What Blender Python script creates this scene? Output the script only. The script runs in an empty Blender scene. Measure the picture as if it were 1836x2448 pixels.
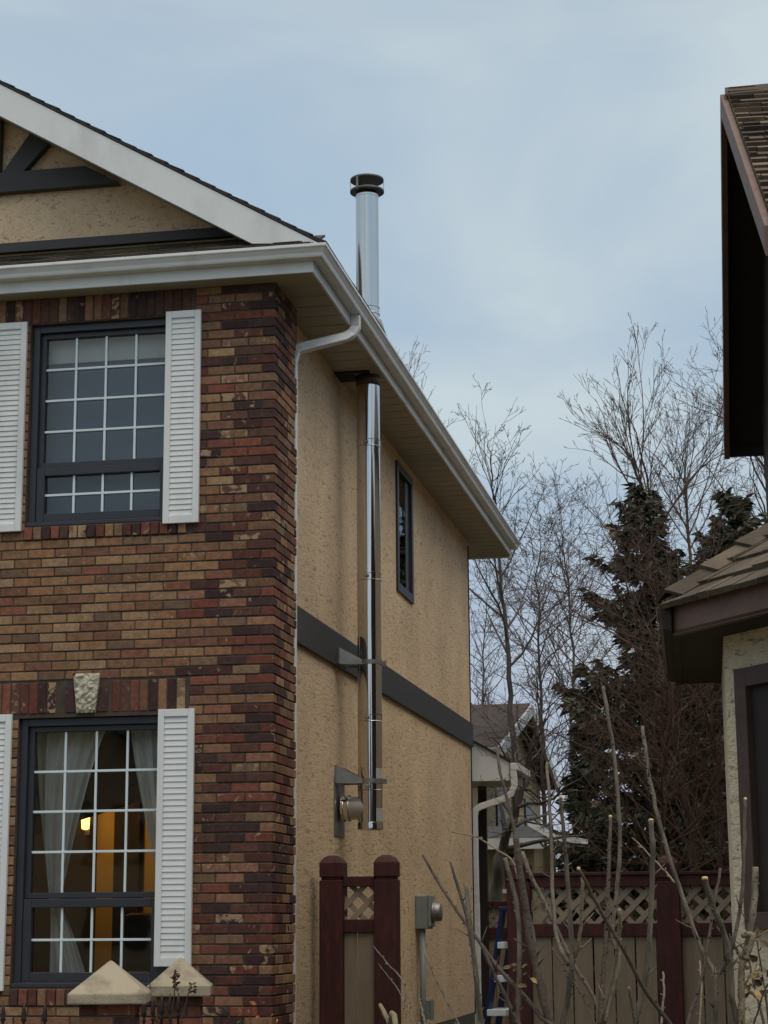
import bpy, math, random
from mathutils import Vector, Matrix
import numpy as np

# ---------------------------------------------------------------- camera, sky, sun, exposure
SC = bpy.context.scene
COL = SC.collection
H = 1.6
YAW, PITCH, ROLL, FPX = math.radians(10.832), math.radians(12.0134), math.radians(-.393), 4648.5
def cam_axes():
    cy, sy, cp, sp, cr, sr = math.cos(YAW), math.sin(YAW), math.cos(PITCH), math.sin(PITCH), math.cos(ROLL), math.sin(ROLL)
    f = Vector((-sy*cp, cy*cp, sp)); r = Vector((cy, sy, 0)); u = r.cross(f)
    return cr*r+sr*u, -sr*r+cr*u, f
RX, RU, RF = cam_axes()
cd = bpy.data.cameras.new('camera'); cam = bpy.data.objects.new('camera', cd); COL.objects.link(cam)
cam.matrix_world = Matrix(((RX.x, RU.x, -RF.x, 0), (RX.y, RU.y, -RF.y, 0), (RX.z, RU.z, -RF.z, H), (0, 0, 0, 1)))
cd.sensor_fit = 'VERTICAL'; cd.sensor_height = 24.0; cd.lens = FPX/2448*24.0
cd.clip_start = .05; cd.clip_end = 3000
SC.camera = cam

SUN_EL, SUN_AZ = math.radians(62), math.radians(50)     # sun veiled by cloud, behind the camera, a little to the right
SKY = .1
w = bpy.data.worlds.new('World'); SC.world = w; w.use_nodes = True
nt = w.node_tree; nt.nodes.clear(); N = nt.nodes.new; LK = nt.links.new
out = N('ShaderNodeOutputWorld'); bg = N('ShaderNodeBackground'); bg.inputs[1].default_value = SKY
sky = N('ShaderNodeTexSky'); sky.sky_type = 'NISHITA'; sky.sun_disc = False
sky.sun_elevation = SUN_EL; sky.sun_rotation = math.pi-SUN_AZ; sky.dust_density = 2
tc = N('ShaderNodeTexCoord'); sep = N('ShaderNodeSeparateXYZ'); LK(tc.outputs['Generated'], sep.inputs[0])
mp = N('ShaderNodeMapping'); mp.inputs['Scale'].default_value = (1.0, .8, 2.6); mp.inputs['Location'].default_value = (.35, .2, .1)
LK(tc.outputs['Generated'], mp.inputs[0])
n1 = N('ShaderNodeTexNoise'); n1.inputs['Scale'].default_value = 2.3; n1.inputs['Detail'].default_value = 5; n1.inputs['Roughness'].default_value = .48
n1.inputs['Distortion'].default_value = .35
LK(mp.outputs[0], n1.inputs['Vector'])
cr = N('ShaderNodeValToRGB'); LK(n1.outputs[0], cr.inputs[0])
el = cr.color_ramp.elements
el[0].position = .40; el[0].color = (3.45/10, 4.8/10, 6.2/10, 1)
el[1].position = .62; el[1].color = (5.6/10, 6.5/10, 6.85/10, 1)
e = el.new(.5); e.color = (4.2/10, 5.3/10, 6.35/10, 1)
# greyer, mauver air low down
lowr = N('ShaderNodeMapRange'); LK(sep.outputs[2], lowr.inputs[0]); lowr.inputs[1].default_value = .0; lowr.inputs[2].default_value = .27
lowr.interpolation_type = 'SMOOTHSTEP'; lowr.inputs[3].default_value = 1; lowr.inputs[4].default_value = 0
m1 = N('ShaderNodeMix'); m1.data_type = 'RGBA'; LK(lowr.outputs[0], m1.inputs[0]); LK(cr.outputs[0], m1.inputs[6]); m1.inputs[7].default_value = (.425, .46, .555, 1)
# brighter cloud on the sun's side of the sky
dt = N('ShaderNodeVectorMath'); dt.operation = 'DOT_PRODUCT'; LK(tc.outputs['Generated'], dt.inputs[0]); dt.inputs[1].default_value = (.35, -.8, .45)
br = N('ShaderNodeMapRange'); LK(dt.outputs['Value'], br.inputs[0]); br.inputs[1].default_value = -.2; br.inputs[2].default_value = 1; br.inputs[3].default_value = 10.9; br.inputs[4].default_value = 12.5
# an overcast sky is brightest overhead
zen = N('ShaderNodeMapRange'); LK(sep.outputs[2], zen.inputs[0]); zen.inputs[1].default_value = .45; zen.inputs[2].default_value = 1; zen.inputs[3].default_value = 1; zen.inputs[4].default_value = 2.3
zb = N('ShaderNodeMath'); zb.operation = 'MULTIPLY'; LK(br.outputs[0], zb.inputs[0]); LK(zen.outputs[0], zb.inputs[1])
hi = N('ShaderNodeMapRange'); LK(sep.outputs[2], hi.inputs[0]); hi.inputs[1].default_value = .42; hi.inputs[2].default_value = .8
mh = N('ShaderNodeMix'); mh.data_type = 'RGBA'; LK(hi.outputs[0], mh.inputs[0]); LK(m1.outputs[2], mh.inputs[6]); mh.inputs[7].default_value = (.60, .57, .51, 1)
m2 = N('ShaderNodeVectorMath'); m2.operation = 'SCALE'; LK(mh.outputs[2], m2.inputs[0]); LK(zb.outputs[0], m2.inputs['Scale'])
m3 = N('ShaderNodeMix'); m3.data_type = 'RGBA'; m3.inputs[0].default_value = .12; LK(m2.outputs[0], m3.inputs[6]); LK(sky.outputs[0], m3.inputs[7])
LK(m3.outputs[2], bg.inputs[0]); LK(bg.outputs[0], out.inputs[0])

sl = bpy.data.lights.new('sun', 'SUN'); sl.energy = 1.3; sl.angle = math.radians(50); sl.color = (1, .925, .84)
so = bpy.data.objects.new('sun', sl); COL.objects.link(so)
sd = Vector((math.sin(SUN_AZ)*math.cos(SUN_EL), -math.cos(SUN_AZ)*math.cos(SUN_EL), math.sin(SUN_EL)))
so.rotation_euler = sd.to_track_quat('Z', 'Y').to_euler()
SC.view_settings.view_transform = 'Standard'; SC.view_settings.look = 'None'; SC.view_settings.exposure = 0; SC.view_settings.gamma = 1

# ---------------------------------------------------------------- photogrammetry helpers (photo pixel -> point on a real plane)
def ray(x, y):
    return RX*((x-918)/FPX) - RU*((y-1224)/FPX) + RF
def PY(x, y, Y): d = ray(x, y); v = d*(Y/d.y); v.z += H; return v
def PX(x, y, X): d = ray(x, y); v = d*(X/d.x); v.z += H; return v
def PD(x, y, Y): return PY(x*1.1067, y*1.1067, Y)

# ---------------------------------------------------------------- mesh helpers
def lin(r, g, b, k=1.0):
    f = lambda c: (c/255/12.92 if c/255 <= .04045 else ((c/255+.055)/1.055)**2.4)*k
    return (f(r), f(g), f(b))
class MB:
    def __init__(s): s.v = []; s.f = []; s.c = []; s.cur = None; s.sm = []; s.smooth = False
    def add(s, vs, fs):
        b = len(s.v); s.v.extend([tuple(p) for p in vs])
        for f in fs: s.f.append(tuple(b+i for i in f)); s.c.append(s.cur); s.sm.append(s.smooth)
    def box(s, x0, x1, y0, y1, z0, z1):
        s.add([(x0,y0,z0),(x1,y0,z0),(x1,y1,z0),(x0,y1,z0),(x0,y0,z1),(x1,y0,z1),(x1,y1,z1),(x0,y1,z1)],
              [(0,3,2,1),(4,5,6,7),(0,1,5,4),(1,2,6,5),(2,3,7,6),(3,0,4,7)])
    def prism(s, poly, ext):
        n = len(poly); poly = [Vector(p) for p in poly]; ext = Vector(ext)
        nrm = sum(((poly[i]-poly[0]).cross(poly[i+1]-poly[0]) for i in range(1, n-1)), Vector())
        if nrm.dot(ext) > 0: poly = poly[::-1]
        s.add(poly+[p+ext for p in poly], [tuple(range(n)), tuple(range(2*n-1, n-1, -1))]+[((i+1)%n, i, n+i, n+(i+1)%n) for i in range(n)])
    def obox(s, c, u, v, n, lu, lv, ln):      # oriented box: centre, axes, full lengths
        c = Vector(c); u = Vector(u)*lu/2; v = Vector(v)*lv/2; n = Vector(n)*ln/2
        s.prism([c-u-v-n, c+u-v-n, c+u+v-n, c-u+v-n], n*2)
    def tube(s, pts, rad, n=8, cap=True, squash=None):
        pts = [Vector(p) for p in pts]
        if not hasattr(rad, '__len__'): rad = [rad]*len(pts)
        vs = []; ref = None
        for i, p in enumerate(pts):
            t = (pts[min(i+1, len(pts)-1)]-pts[max(i-1, 0)]).normalized()
            if ref is None:
                ref = t.orthogonal().normalized() if abs(t.z) > .9 else t.cross(Vector((0,0,1))).normalized()
            a = (ref-t*ref.dot(t)); a = a.normalized() if a.length > 1e-6 else t.orthogonal().normalized()
            b = t.cross(a); ref = a
            for k in range(n):
                q = 2*math.pi*k/n; vs.append(p+(a*math.cos(q)+b*math.sin(q)*(squash or 1))*rad[i])
        fs = []
        for i in range(len(pts)-1):
            for k in range(n): fs.append((i*n+k, i*n+(k+1)%n, (i+1)*n+(k+1)%n, (i+1)*n+k))
        if cap: fs.append(tuple(range(n-1, -1, -1))); m = (len(pts)-1)*n; fs.append(tuple(range(m, m+n)))
        s.add(vs, fs)
    def rtube(s, pts, wx, wy, up=(0,0,1)):    # rectangular downspout through points
        pts = [Vector(p) for p in pts]; vs = []; side = Vector((0,1,0))
        for i, p in enumerate(pts):
            t = (pts[min(i+1, len(pts)-1)]-pts[max(i-1, 0)]).normalized()
            a = side-t*side.dot(t); a.normalize(); b = t.cross(a)
            for sx, sy in ((-1,-1),(1,-1),(1,1),(-1,1)): vs.append(p+a*sx*wx/2+b*sy*wy/2)
        fs = [(i*4+k, i*4+(k+1)%4, i*4+4+(k+1)%4, i*4+4+k) for i in range(len(pts)-1) for k in range(4)]
        m = (len(pts)-1)*4; fs += [(3,2,1,0), (m, m+1, m+2, m+3)]
        s.add(vs, fs)
    def lathe(s, c, prof, n=32, axis='Z'):
        c = Vector(c); vs = []
        for (r, z) in prof:
            for k in range(n):
                q = 2*math.pi*k/n
                d = Vector((r*math.cos(q), r*math.sin(q), z)) if axis == 'Z' else (Vector((z, r*math.cos(q), r*math.sin(q))) if axis == 'X' else Vector((r*math.cos(q), z, r*math.sin(q))))
                vs.append(c+d)
        fs = [(i*n+k, i*n+(k+1)%n, (i+1)*n+(k+1)%n, (i+1)*n+k) for i in range(len(prof)-1) for k in range(n)]
        fs += [tuple(range(n-1, -1, -1)), tuple(range((len(prof)-1)*n, len(prof)*n))]
        s.add(vs, fs)
    def build(s, name, mat, parent=None, bevel=0, seg=2):
        me = bpy.data.meshes.new(name); me.from_pydata(s.v, [], s.f)
        if any(x is not None for x in s.c):
            at = me.color_attributes.new('tone', 'FLOAT_COLOR', 'CORNER')
            cnt = np.array([len(f) for f in s.f]); cols = np.array([(c if c is not None else (.5,.5,.5,0)) for c in s.c], dtype=np.float32)
            at.data.foreach_set('color', np.repeat(cols, cnt, axis=0).ravel())
        if any(s.sm): me.polygons.foreach_set('use_smooth', s.sm)
        me.materials.append(mat); me.update()
        o = bpy.data.objects.new(name, me); COL.objects.link(o)
        if parent is not None: o.parent = parent; o.matrix_parent_inverse = Matrix.Translation(-(Vector(parent.location) if parent.parent is None else Vector((0,0,0)))) if parent.type == 'EMPTY' else Matrix()
        if bevel:
            md = o.modifiers.new('bevel', 'BEVEL'); md.width = bevel; md.segments = seg; md.limit_method = 'ANGLE'; md.angle_limit = math.radians(50)
        return o
def thing(name, label, cat, loc=(0,0,0), group=None):
    o = bpy.data.objects.new(name, None); COL.objects.link(o); o.location = loc; o.empty_display_size = .2
    o['label'] = label; o['category'] = cat
    if group: o['group'] = group
    return o
def tag(o, label, cat, group=None):
    o['label'] = label; o['category'] = cat
    if group: o['group'] = group
    return o
def clip_poly(poly, conv):                    # clip 2-D polygon by a convex one
    ar = sum(conv[i][0]*conv[(i+1)%len(conv)][1]-conv[(i+1)%len(conv)][0]*conv[i][1] for i in range(len(conv)))
    if ar < 0: conv = conv[::-1]
    outp = poly
    for i in range(len(conv)):
        a = conv[i]; b = conv[(i+1)%len(conv)]; res = []
        sd_ = lambda p: (b[0]-a[0])*(p[1]-a[1])-(b[1]-a[1])*(p[0]-a[0])
        for k in range(len(outp)):
            p, q = outp[k], outp[(k+1)%len(outp)]; dp, dq = sd_(p), sd_(q)
            if dp >= 0: res.append(p)
            if dp*dq < 0: t = dp/(dp-dq); res.append((p[0]+(q[0]-p[0])*t, p[1]+(q[1]-p[1])*t))
        outp = res
        if len(outp) < 3: return []
    return outp

# ---------------------------------------------------------------- materials
def newmat(name):
    m = bpy.data.materials.new(name); m.use_nodes = True
    nt = m.node_tree; b = nt.nodes['Principled BSDF']
    return m, nt, b
def surf(name, col, rough=.7, var=.12, scale=6, bump=0, bscale=60, metal=0, spec=.4, col2=None, c2pos=(.5,.62), stretch=(1,1,1), bdist=.01, detail=4):
    m, nt, b = newmat(name); Nn = nt.nodes.new; L = nt.links.new
    tc = Nn('ShaderNodeTexCoord'); mp = Nn('ShaderNodeMapping'); mp.inputs['Scale'].default_value = stretch; L(tc.outputs['Object'], mp.inputs[0])
    n = Nn('ShaderNodeTexNoise'); n.inputs['Scale'].default_value = scale; n.inputs['Detail'].default_value = detail; n.inputs['Roughness'].default_value = .6; L(mp.outputs[0], n.inputs['Vector'])
    r = Nn('ShaderNodeValToRGB'); L(n.outputs[0], r.inputs[0])
    if col2 is None:
        r.color_ramp.elements[0].position = .3; r.color_ramp.elements[1].position = .7
        r.color_ramp.elements[0].color = tuple(c*(1-var) for c in col)+(1,); r.color_ramp.elements[1].color = tuple(min(1, c*(1+var)) for c in col)+(1,)
    else:
        r.color_ramp.elements[0].position = c2pos[0]; r.color_ramp.elements[1].position = c2pos[1]
        r.color_ramp.elements[0].color = tuple(col)+(1,); r.color_ramp.elements[1].color = tuple(col2)+(1,)
    L(r.outputs[0], b.inputs['Base Color'])
    b.inputs['Roughness'].default_value = rough; b.inputs['Metallic'].default_value = metal; b.inputs['Specular IOR Level'].default_value = spec
    if bump:
        n2 = Nn('ShaderNodeTexNoise'); n2.inputs['Scale'].default_value = bscale; n2.inputs['Detail'].default_value = 5; L(mp.outputs[0], n2.inputs['Vector'])
        bp = Nn('ShaderNodeBump'); bp.inputs['Strength'].default_value = bump; bp.inputs['Distance'].default_value = bdist; L(n2.outputs[0], bp.inputs['Height']); L(bp.outputs[0], b.inputs['Normal'])
    return m
def toned(name, rough=.85, var=.25, scale=25, bump=.4, bscale=90, splot=None, spec=.3, stretch=(1,1,1)):
    """colour from each face's own 'tone' attribute; its alpha drives pale blotches fired into the face"""
    m, nt, b = newmat(name); Nn = nt.nodes.new; L = nt.links.new
    at = Nn('ShaderNodeAttribute'); at.attribute_name = 'tone'
    tc = Nn('ShaderNodeTexCoord'); mp = Nn('ShaderNodeMapping'); mp.inputs['Scale'].default_value = stretch; L(tc.outputs['Object'], mp.inputs[0])
    n = Nn('ShaderNodeTexNoise'); n.inputs['Scale'].default_value = scale; n.inputs['Detail'].default_value = 6; n.inputs['Roughness'].default_value = .65; L(mp.outputs[0], n.inputs['Vector'])
    mr = Nn('ShaderNodeMapRange'); L(n.outputs[0], mr.inputs[0]); mr.inputs[1].default_value = .3; mr.inputs[2].default_value = .7; mr.inputs[3].default_value = 1-var; mr.inputs[4].default_value = 1+var
    mu = Nn('ShaderNodeVectorMath'); mu.operation = 'SCALE'; L(at.outputs['Color'], mu.inputs[0]); L(mr.outputs[0], mu.inputs['Scale'])
    src = mu.outputs[0]
    if splot:
        n3 = Nn('ShaderNodeTexNoise'); n3.inputs['Scale'].default_value = 17; n3.inputs['Detail'].default_value = 3; n3.inputs['Distortion'].default_value = .6; L(tc.outputs['Object'], n3.inputs['Vector'])
        ad = Nn('ShaderNodeMath'); ad.operation = 'ADD'; L(n3.outputs[0], ad.inputs[0])
        sc = Nn('ShaderNodeMath'); sc.operation = 'MULTIPLY'; L(at.outputs['Alpha'], sc.inputs[0]); sc.inputs[1].default_value = .3; L(sc.outputs[0], ad.inputs[1])
        mm = Nn('ShaderNodeMapRange'); L(ad.outputs[0], mm.inputs[0]); mm.inputs[1].default_value = .67; mm.inputs[2].default_value = .76
        mx = Nn('ShaderNodeMix'); mx.data_type = 'RGBA'; L(mm.outputs[0], mx.inputs[0]); L(src, mx.inputs[6]); mx.inputs[7].default_value = tuple(splot)+(1,)
        src = mx.outputs[2]
    L(src, b.inputs['Base Color']); b.inputs['Roughness'].default_value = rough; b.inputs['Specular IOR Level'].default_value = spec
    n2 = Nn('ShaderNodeTexNoise'); n2.inputs['Scale'].default_value = bscale; n2.inputs['Detail'].default_value = 5; L(mp.outputs[0], n2.inputs['Vector'])
    bp = Nn('ShaderNodeBump'); bp.inputs['Strength'].default_value = bump; bp.inputs['Distance'].default_value = .006; L(n2.outputs[0], bp.inputs['Height']); L(bp.outputs[0], b.inputs['Normal'])
    return m
def stucco(name, col, dash, bump=.7):
    m, nt, b = newmat(name); Nn = nt.nodes.new; L = nt.links.new
    tc = Nn('ShaderNodeTexCoord')
    n = Nn('ShaderNodeTexNoise'); n.inputs['Scale'].default_value = 1.1; n.inputs['Detail'].default_value = 5; n.inputs['Roughness'].default_value = .6; L(tc.outputs['Object'], n.inputs['Vector'])
    r = Nn('ShaderNodeValToRGB'); L(n.outputs[0], r.inputs[0]); r.color_ramp.elements[0].position = .33; r.color_ramp.elements[1].position = .68
    r.color_ramp.elements[0].color = tuple(c*.86 for c in col)+(1,); r.color_ramp.elements[1].color = tuple(c*1.1 for c in col)+(1,)
    nf = Nn('ShaderNodeTexNoise'); nf.inputs['Scale'].default_value = 32; nf.inputs['Detail'].default_value = 5; nf.inputs['Roughness'].default_value = .7; nf.inputs['Distortion'].default_value = .8
    fm = Nn('ShaderNodeMapping'); fm.inputs['Scale'].default_value = (.6, .3, 1); L(tc.outputs['Object'], fm.inputs[0]); L(fm.outputs[0], nf.inputs['Vector'])
    pit = Nn('ShaderNodeMapRange'); L(nf.outputs[0], pit.inputs[0]); pit.inputs[1].default_value = .37; pit.inputs[2].default_value = .45; pit.inputs[3].default_value = dash; pit.inputs[4].default_value = 1
    g = Nn('ShaderNodeTexNoise'); g.inputs['Scale'].default_value = 110; g.inputs['Detail'].default_value = 2; L(fm.outputs[0], g.inputs['Vector'])
    gr = Nn('ShaderNodeMapRange'); L(g.outputs[0], gr.inputs[0]); gr.inputs[1].default_value = .3; gr.inputs[2].default_value = .7; gr.inputs[3].default_value = .88; gr.inputs[4].default_value = 1.1
    vm = Nn('ShaderNodeMapping'); vm.inputs['Scale'].default_value = (2.2, .7, .25); L(tc.outputs['Object'], vm.inputs[0])
    vs_ = Nn('ShaderNodeTexNoise'); vs_.inputs['Scale'].default_value = 1.6; vs_.inputs['Detail'].default_value = 4; L(vm.outputs[0], vs_.inputs['Vector'])
    vr = Nn('ShaderNodeMapRange'); L(vs_.outputs[0], vr.inputs[0]); vr.inputs[1].default_value = .32; vr.inputs[2].default_value = .6; vr.inputs[3].default_value = .94; vr.inputs[4].default_value = 1.02
    pm0 = Nn('ShaderNodeMath'); pm0.operation = 'MULTIPLY'; L(pit.outputs[0], pm0.inputs[0]); L(gr.outputs[0], pm0.inputs[1])
    pm = Nn('ShaderNodeMath'); pm.operation = 'MULTIPLY'; L(pm0.outputs[0], pm.inputs[0]); L(vr.outputs[0], pm.inputs[1])
    mu = Nn('ShaderNodeVectorMath'); mu.operation = 'SCALE'; L(r.outputs[0], mu.inputs[0]); L(pm.outputs[0], mu.inputs['Scale'])
    L(mu.outputs[0], b.inputs['Base Color']); b.inputs['Roughness'].default_value = .92; b.inputs['Specular IOR Level'].default_value = .15
    hs = Nn('ShaderNodeMath'); hs.operation = 'ADD'; L(nf.outputs[0], hs.inputs[0]); 
    gs = Nn('ShaderNodeMath'); gs.operation = 'MULTIPLY'; L(g.outputs[0], gs.inputs[0]); gs.inputs[1].default_value = .3; L(gs.outputs[0], hs.inputs[1])
    bp = Nn('ShaderNodeBump'); bp.inputs['Strength'].default_value = bump; bp.inputs['Distance'].default_value = .015; L(hs.outputs[0], bp.inputs['Height']); L(bp.outputs[0], b.inputs['Normal'])
    return m
def glassmat(name, tint=(.93,.94,.93)):
    m = bpy.data.materials.new(name); m.use_nodes = True; nt = m.node_tree; nt.nodes.clear(); Nn = nt.nodes.new; L = nt.links.new
    o = Nn('ShaderNodeOutputMaterial'); t = Nn('ShaderNodeBsdfTransparent'); t.inputs[0].default_value = tint+(1,)
    g = Nn('ShaderNodeBsdfGlossy'); g.inputs['Roughness'].default_value = .02; fr = Nn('ShaderNodeFresnel'); fr.inputs[0].default_value = 1.5
    tc = Nn('ShaderNodeTexCoord'); n = Nn('ShaderNodeTexNoise'); n.inputs['Scale'].default_value = 2.5; L(tc.outputs['Object'], n.inputs['Vector'])
    bp = Nn('ShaderNodeBump'); bp.inputs['Strength'].default_value = .08; bp.inputs['Distance'].default_value = .02; L(n.outputs[0], bp.inputs['Height']); L(bp.outputs[0], g.inputs['Normal'])
    x = Nn('ShaderNodeMixShader'); L(fr.outputs[0], x.inputs[0]); L(t.outputs[0], x.inputs[1]); L(g.outputs[0], x.inputs[2]); L(x.outputs[0], o.inputs[0])
    return m
def emit(name, col, s):
    m, nt, b = newmat(name); b.inputs['Base Color'].default_value = col+(1,); b.inputs['Emission Color'].default_value = col+(1,); b.inputs['Emission Strength'].default_value = s
    return m
M = {}
M['brick'] = toned('brick', splot=lin(158,130,104), var=.34, scale=22, bump=.5)
M['mortar'] = surf('mortar', (.075,.055,.042), .95, .25, 8, .5, 150)
M['stucco'] = stucco('stucco', (.65,.485,.32), .58)
M['stucco_cream'] = stucco('stucco_cream', (.62,.52,.385), .5, .9)
M['white'] = surf('white_paint', (.56,.56,.54), .5, .05, 2.2, .1, 40, col2=(.70,.71,.70), c2pos=(.3,.5), stretch=(1,1,.35))
M['gutter'] = surf('gutter_paint', (.70,.70,.69), .35, .08, 4, .03, 60, col2=(.55,.53,.5), c2pos=(.52,.75), stretch=(1,1,3))
M['soffit'] = surf('soffit', (.37,.33,.27), .6, .05, 2, .1, 30)
M['char'] = surf('charcoal_paint', (.037,.034,.032), .55, .15, 5, .15, 50, stretch=(1,1,4))
M['frame'] = surf('window_frame', (.032,.034,.042), .4, .1, 5)
M['grille'] = surf('grille', (.66,.74,.76), .4, .03)
M['glass'] = glassmat('window_glass')
M['shingle'] = toned('shingle', .95, .3, 40, .6, 160)
M['shake'] = toned('cedar_shake', .9, .3, 9, .7, 40, stretch=(1,1,1))
M['brown'] = surf('brown_stain', (.135,.078,.060), .6, .2, 7, .25, 60, stretch=(1,1,1))
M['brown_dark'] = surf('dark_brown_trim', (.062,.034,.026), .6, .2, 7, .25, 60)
M['darkbrown'] = surf('dark_brown_soffit', (.022,.015,.013), .75, .2, 5, .2, 40)
M['steel'] = surf('stainless', (.60,.58,.55), .09, .03, 3, .02, 14, metal=1)
M['steel_tee'] = surf('outlet_steel', (.46,.46,.46), .3, .1, 9, .05, 30, metal=.8)
M['steel_dull'] = surf('galvanised', (.27,.26,.24), .45, .15, 9, .05, 30, metal=.75)
M['cap'] = surf('cap_metal', (.14,.13,.12), .4, .2, 6, metal=.8)
M['fencered'] = surf('oxblood_stain', (.058,.0125,.010), .65, .45, 9, .25, 70, stretch=(3,3,.6))
M['fencebeige'] = surf('beige_board', (.25,.185,.125), .8, .15, 5, .3, 60, stretch=(4,4,.5))
M['lattice'] = surf('beige_lattice', (.33,.25,.18), .8, .1, 8, .2, 60)
M['stone'] = surf('cast_stone', (.22,.185,.135), .9, .16, 7, .6, 90, bdist=.006, col2=(.36,.305,.22), c2pos=(.34,.56))
M['keystone'] = surf('rough_stone', (.50,.46,.355), .95, .3, 18, 1, 40, bdist=.03)
M['iron'] = surf('wrought_iron', (.022,.014,.012), .6, .3, 12)
M['metergrey'] = surf('meter_grey', (.21,.23,.22), .5, .08, 5)
M['blue'] = surf('ladder_blue', (.010,.028,.10), .4, .1, 5)
M['steprung'] = surf('ladder_alloy', (.74,.78,.82), .4, .05, 5)
M['cane'] = surf('cane_bark', (.06,.048,.036), .8, .3, 34, .7, 90, col2=(.165,.135,.10), c2pos=(.36,.66), stretch=(1,1,.3))
M['cane_dark'] = surf('dark_cane_bark', (.075,.052,.040), .8, .3, 30, .5, 90)
M['cane_pale'] = surf('pale_cane_bark', (.19,.15,.095), .8, .2, 30, .5, 90)
M['cut'] = surf('cut_wood', (.55,.42,.22), .8, .2, 30)
M['deadleaf'] = toned('dead_leaf', .8, .25, 20, .2)
M['bark'] = surf('grey_bark', (.075,.062,.055), .9, .35, 9, .5, 40, stretch=(1,1,.3))
M['bark_red'] = surf('reddish_bark', (.085,.050,.038), .9, .3, 9, .4, 40, stretch=(1,1,.3))
M['bark_mauve'] = surf('mauve_twigs', (.11,.078,.070), .9, .25, 6)
M['needle'] = toned('spruce_needles', .8, .2, 3, .1)
M['grass'] = surf('dormant_grass', (.115,.095,.05), .95, .4, 1.2, .8, 40, col2=(.07,.085,.035), c2pos=(.45,.6))
M['cream'] = surf('cream_siding', (.27,.225,.135), .8, .06, 3)
M['roofbrown'] = surf('brown_shingle', (.040,.027,.023), .95, .35, 14, .5, 40, stretch=(1,1,3))
M['roofgrey'] = surf('grey_shingle', (.05,.05,.052), .95, .3, 10, .5, 40)
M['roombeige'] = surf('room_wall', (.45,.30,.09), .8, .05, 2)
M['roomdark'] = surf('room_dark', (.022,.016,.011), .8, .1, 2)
M['sofa'] = surf('sofa_cloth', (.16,.13,.09), .9, .15, 8)
M['blind'] = surf('roller_blind', (.14,.20,.30), .8, .04, 1.5)
M['concrete'] = surf('foundation', (.07,.062,.05), .95, .3, 6, .5, 60)
M['plate'] = surf('label_plate', (.36,.36,.36), .5, .06, 6)
def curtainmat():
    m, nt, b = newmat('sheer_curtain'); b.inputs['Base Color'].default_value = (.84,.82,.78,1); b.inputs['Roughness'].default_value = .9
    t = nt.nodes.new('ShaderNodeBsdfTransparent'); x = nt.nodes.new('ShaderNodeMixShader'); x.inputs[0].default_value = .72
    tc = nt.nodes.new('ShaderNodeTexCoord'); n = nt.nodes.new('ShaderNodeTexNoise'); n.inputs['Scale'].default_value = 5; nt.links.new(tc.outputs['Object'], n.inputs['Vector'])
    mr = nt.nodes.new('ShaderNodeMapRange'); mr.inputs[3].default_value = .82; mr.inputs[4].default_value = .98; nt.links.new(n.outputs[0], mr.inputs[0]); nt.links.new(mr.outputs[0], x.inputs[0])
    o = nt.nodes['Material Output']; nt.links.new(t.outputs[0], x.inputs[1]); nt.links.new(b.outputs[0], x.inputs[2]); nt.links.new(x.outputs[0], o.inputs[0])
    return m
M['curtain'] = curtainmat()

# ---------------------------------------------------------------- ground
g = MB(); g.add([(-400,-60,0),(400,-60,0),(400,900,0),(-400,900,0)], [(0,1,2,3)])
go = g.build('ground', M['grass']); go['kind'] = 'structure'

# ================================================================ brick house on the left
FY, BX, WX = 13.0, -3.272, -3.36          # brick front plane, brick return plane, stucco side plane
SZ = 6.15                                  # soffit height
REAR = 22.92
house = thing('brick_house', 'two storey house with mottled brick front, tan stucco side and white eaves', 'house', (-6, 18, 0))
rng = random.Random(3)
FIELD = [lin(116,88,64), lin(108,80,58), lin(120,93,68), lin(100,73,54), lin(113,82,60), lin(98,70,54), lin(124,99,74), lin(108,76,56), lin(94,64,50), lin(119,96,73), lin(92,72,56)]
QUOIN = [lin(52,36,34), lin(48,32,31), lin(62,38,33), lin(80,47,38), lin(88,50,40), lin(72,42,36), lin(92,56,45), lin(60,42,38), lin(102,60,48), lin(112,80,63), lin(100,74,56), lin(76,52,43), lin(70,44,38), lin(58,40,37), lin(74,48,40), lin(102,80,62), lin(94,66,50), lin(114,84,62)]
BK = 1.46
def btone(zone):
    if zone == 'q':
        c = rng.choice(QUOIN); a = rng.choice([0,0,0,0,.1,.2,.3,.7]) if rng.random() < .7 else 0
    else:
        c = rng.choice(FIELD); a = rng.choice([0,.05,.1,.25]) if rng.random() < .6 else 0
        if rng.random() < .05: c = lin(106,68,54)
    k = BK*rng.uniform(.88, 1.12)
    return (c[0]*k, c[1]*k, c[2]*k, a)
PIT = .0677; JT = .009
OPEN = [(-5.125, -4.02, 4.43, 5.95), (-5.125, -4.025, 1.2, 3.05)]
SOLD = [(-6.2, -3.87, SZ-PIT*3, SZ), (-6.2, -3.885, 3.07, SZ-PIT*42), (-5.125, -3.9, SZ-PIT*27, 4.43), (-5.125, -4.0, SZ-PIT*75, 1.2)]
def blocked(x0, x1, z0, z1):
    """pieces of [x0,x1] left free by openings and soldier courses"""
    seg = [(x0, x1)]
    for (a, b, c, d) in OPEN+SOLD:
        if z1 > c+.02 and z0 < d-.02:
            ns = []
            for (p, q) in seg:
                if b <= p or a >= q: ns.append((p, q)); continue
                if a > p: ns.append((p, a-JT/2))
                if b < q: ns.append((b+JT/2, q))
            seg = ns
    return [(p, q) for p, q in seg if q-p > .025]
bm = MB()
def brick(x0, x1, y0, y1, z0, z1, zone):
    bm.cur = btone(zone); j = rng.uniform(-.003, .003)
    bm.box(x0, x1, y0+j, y1, z0+rng.uniform(0,.001), z1+rng.uniform(-.001,.001))
k = 0; z = SZ-PIT*91+JT
ncourse = 91
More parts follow.
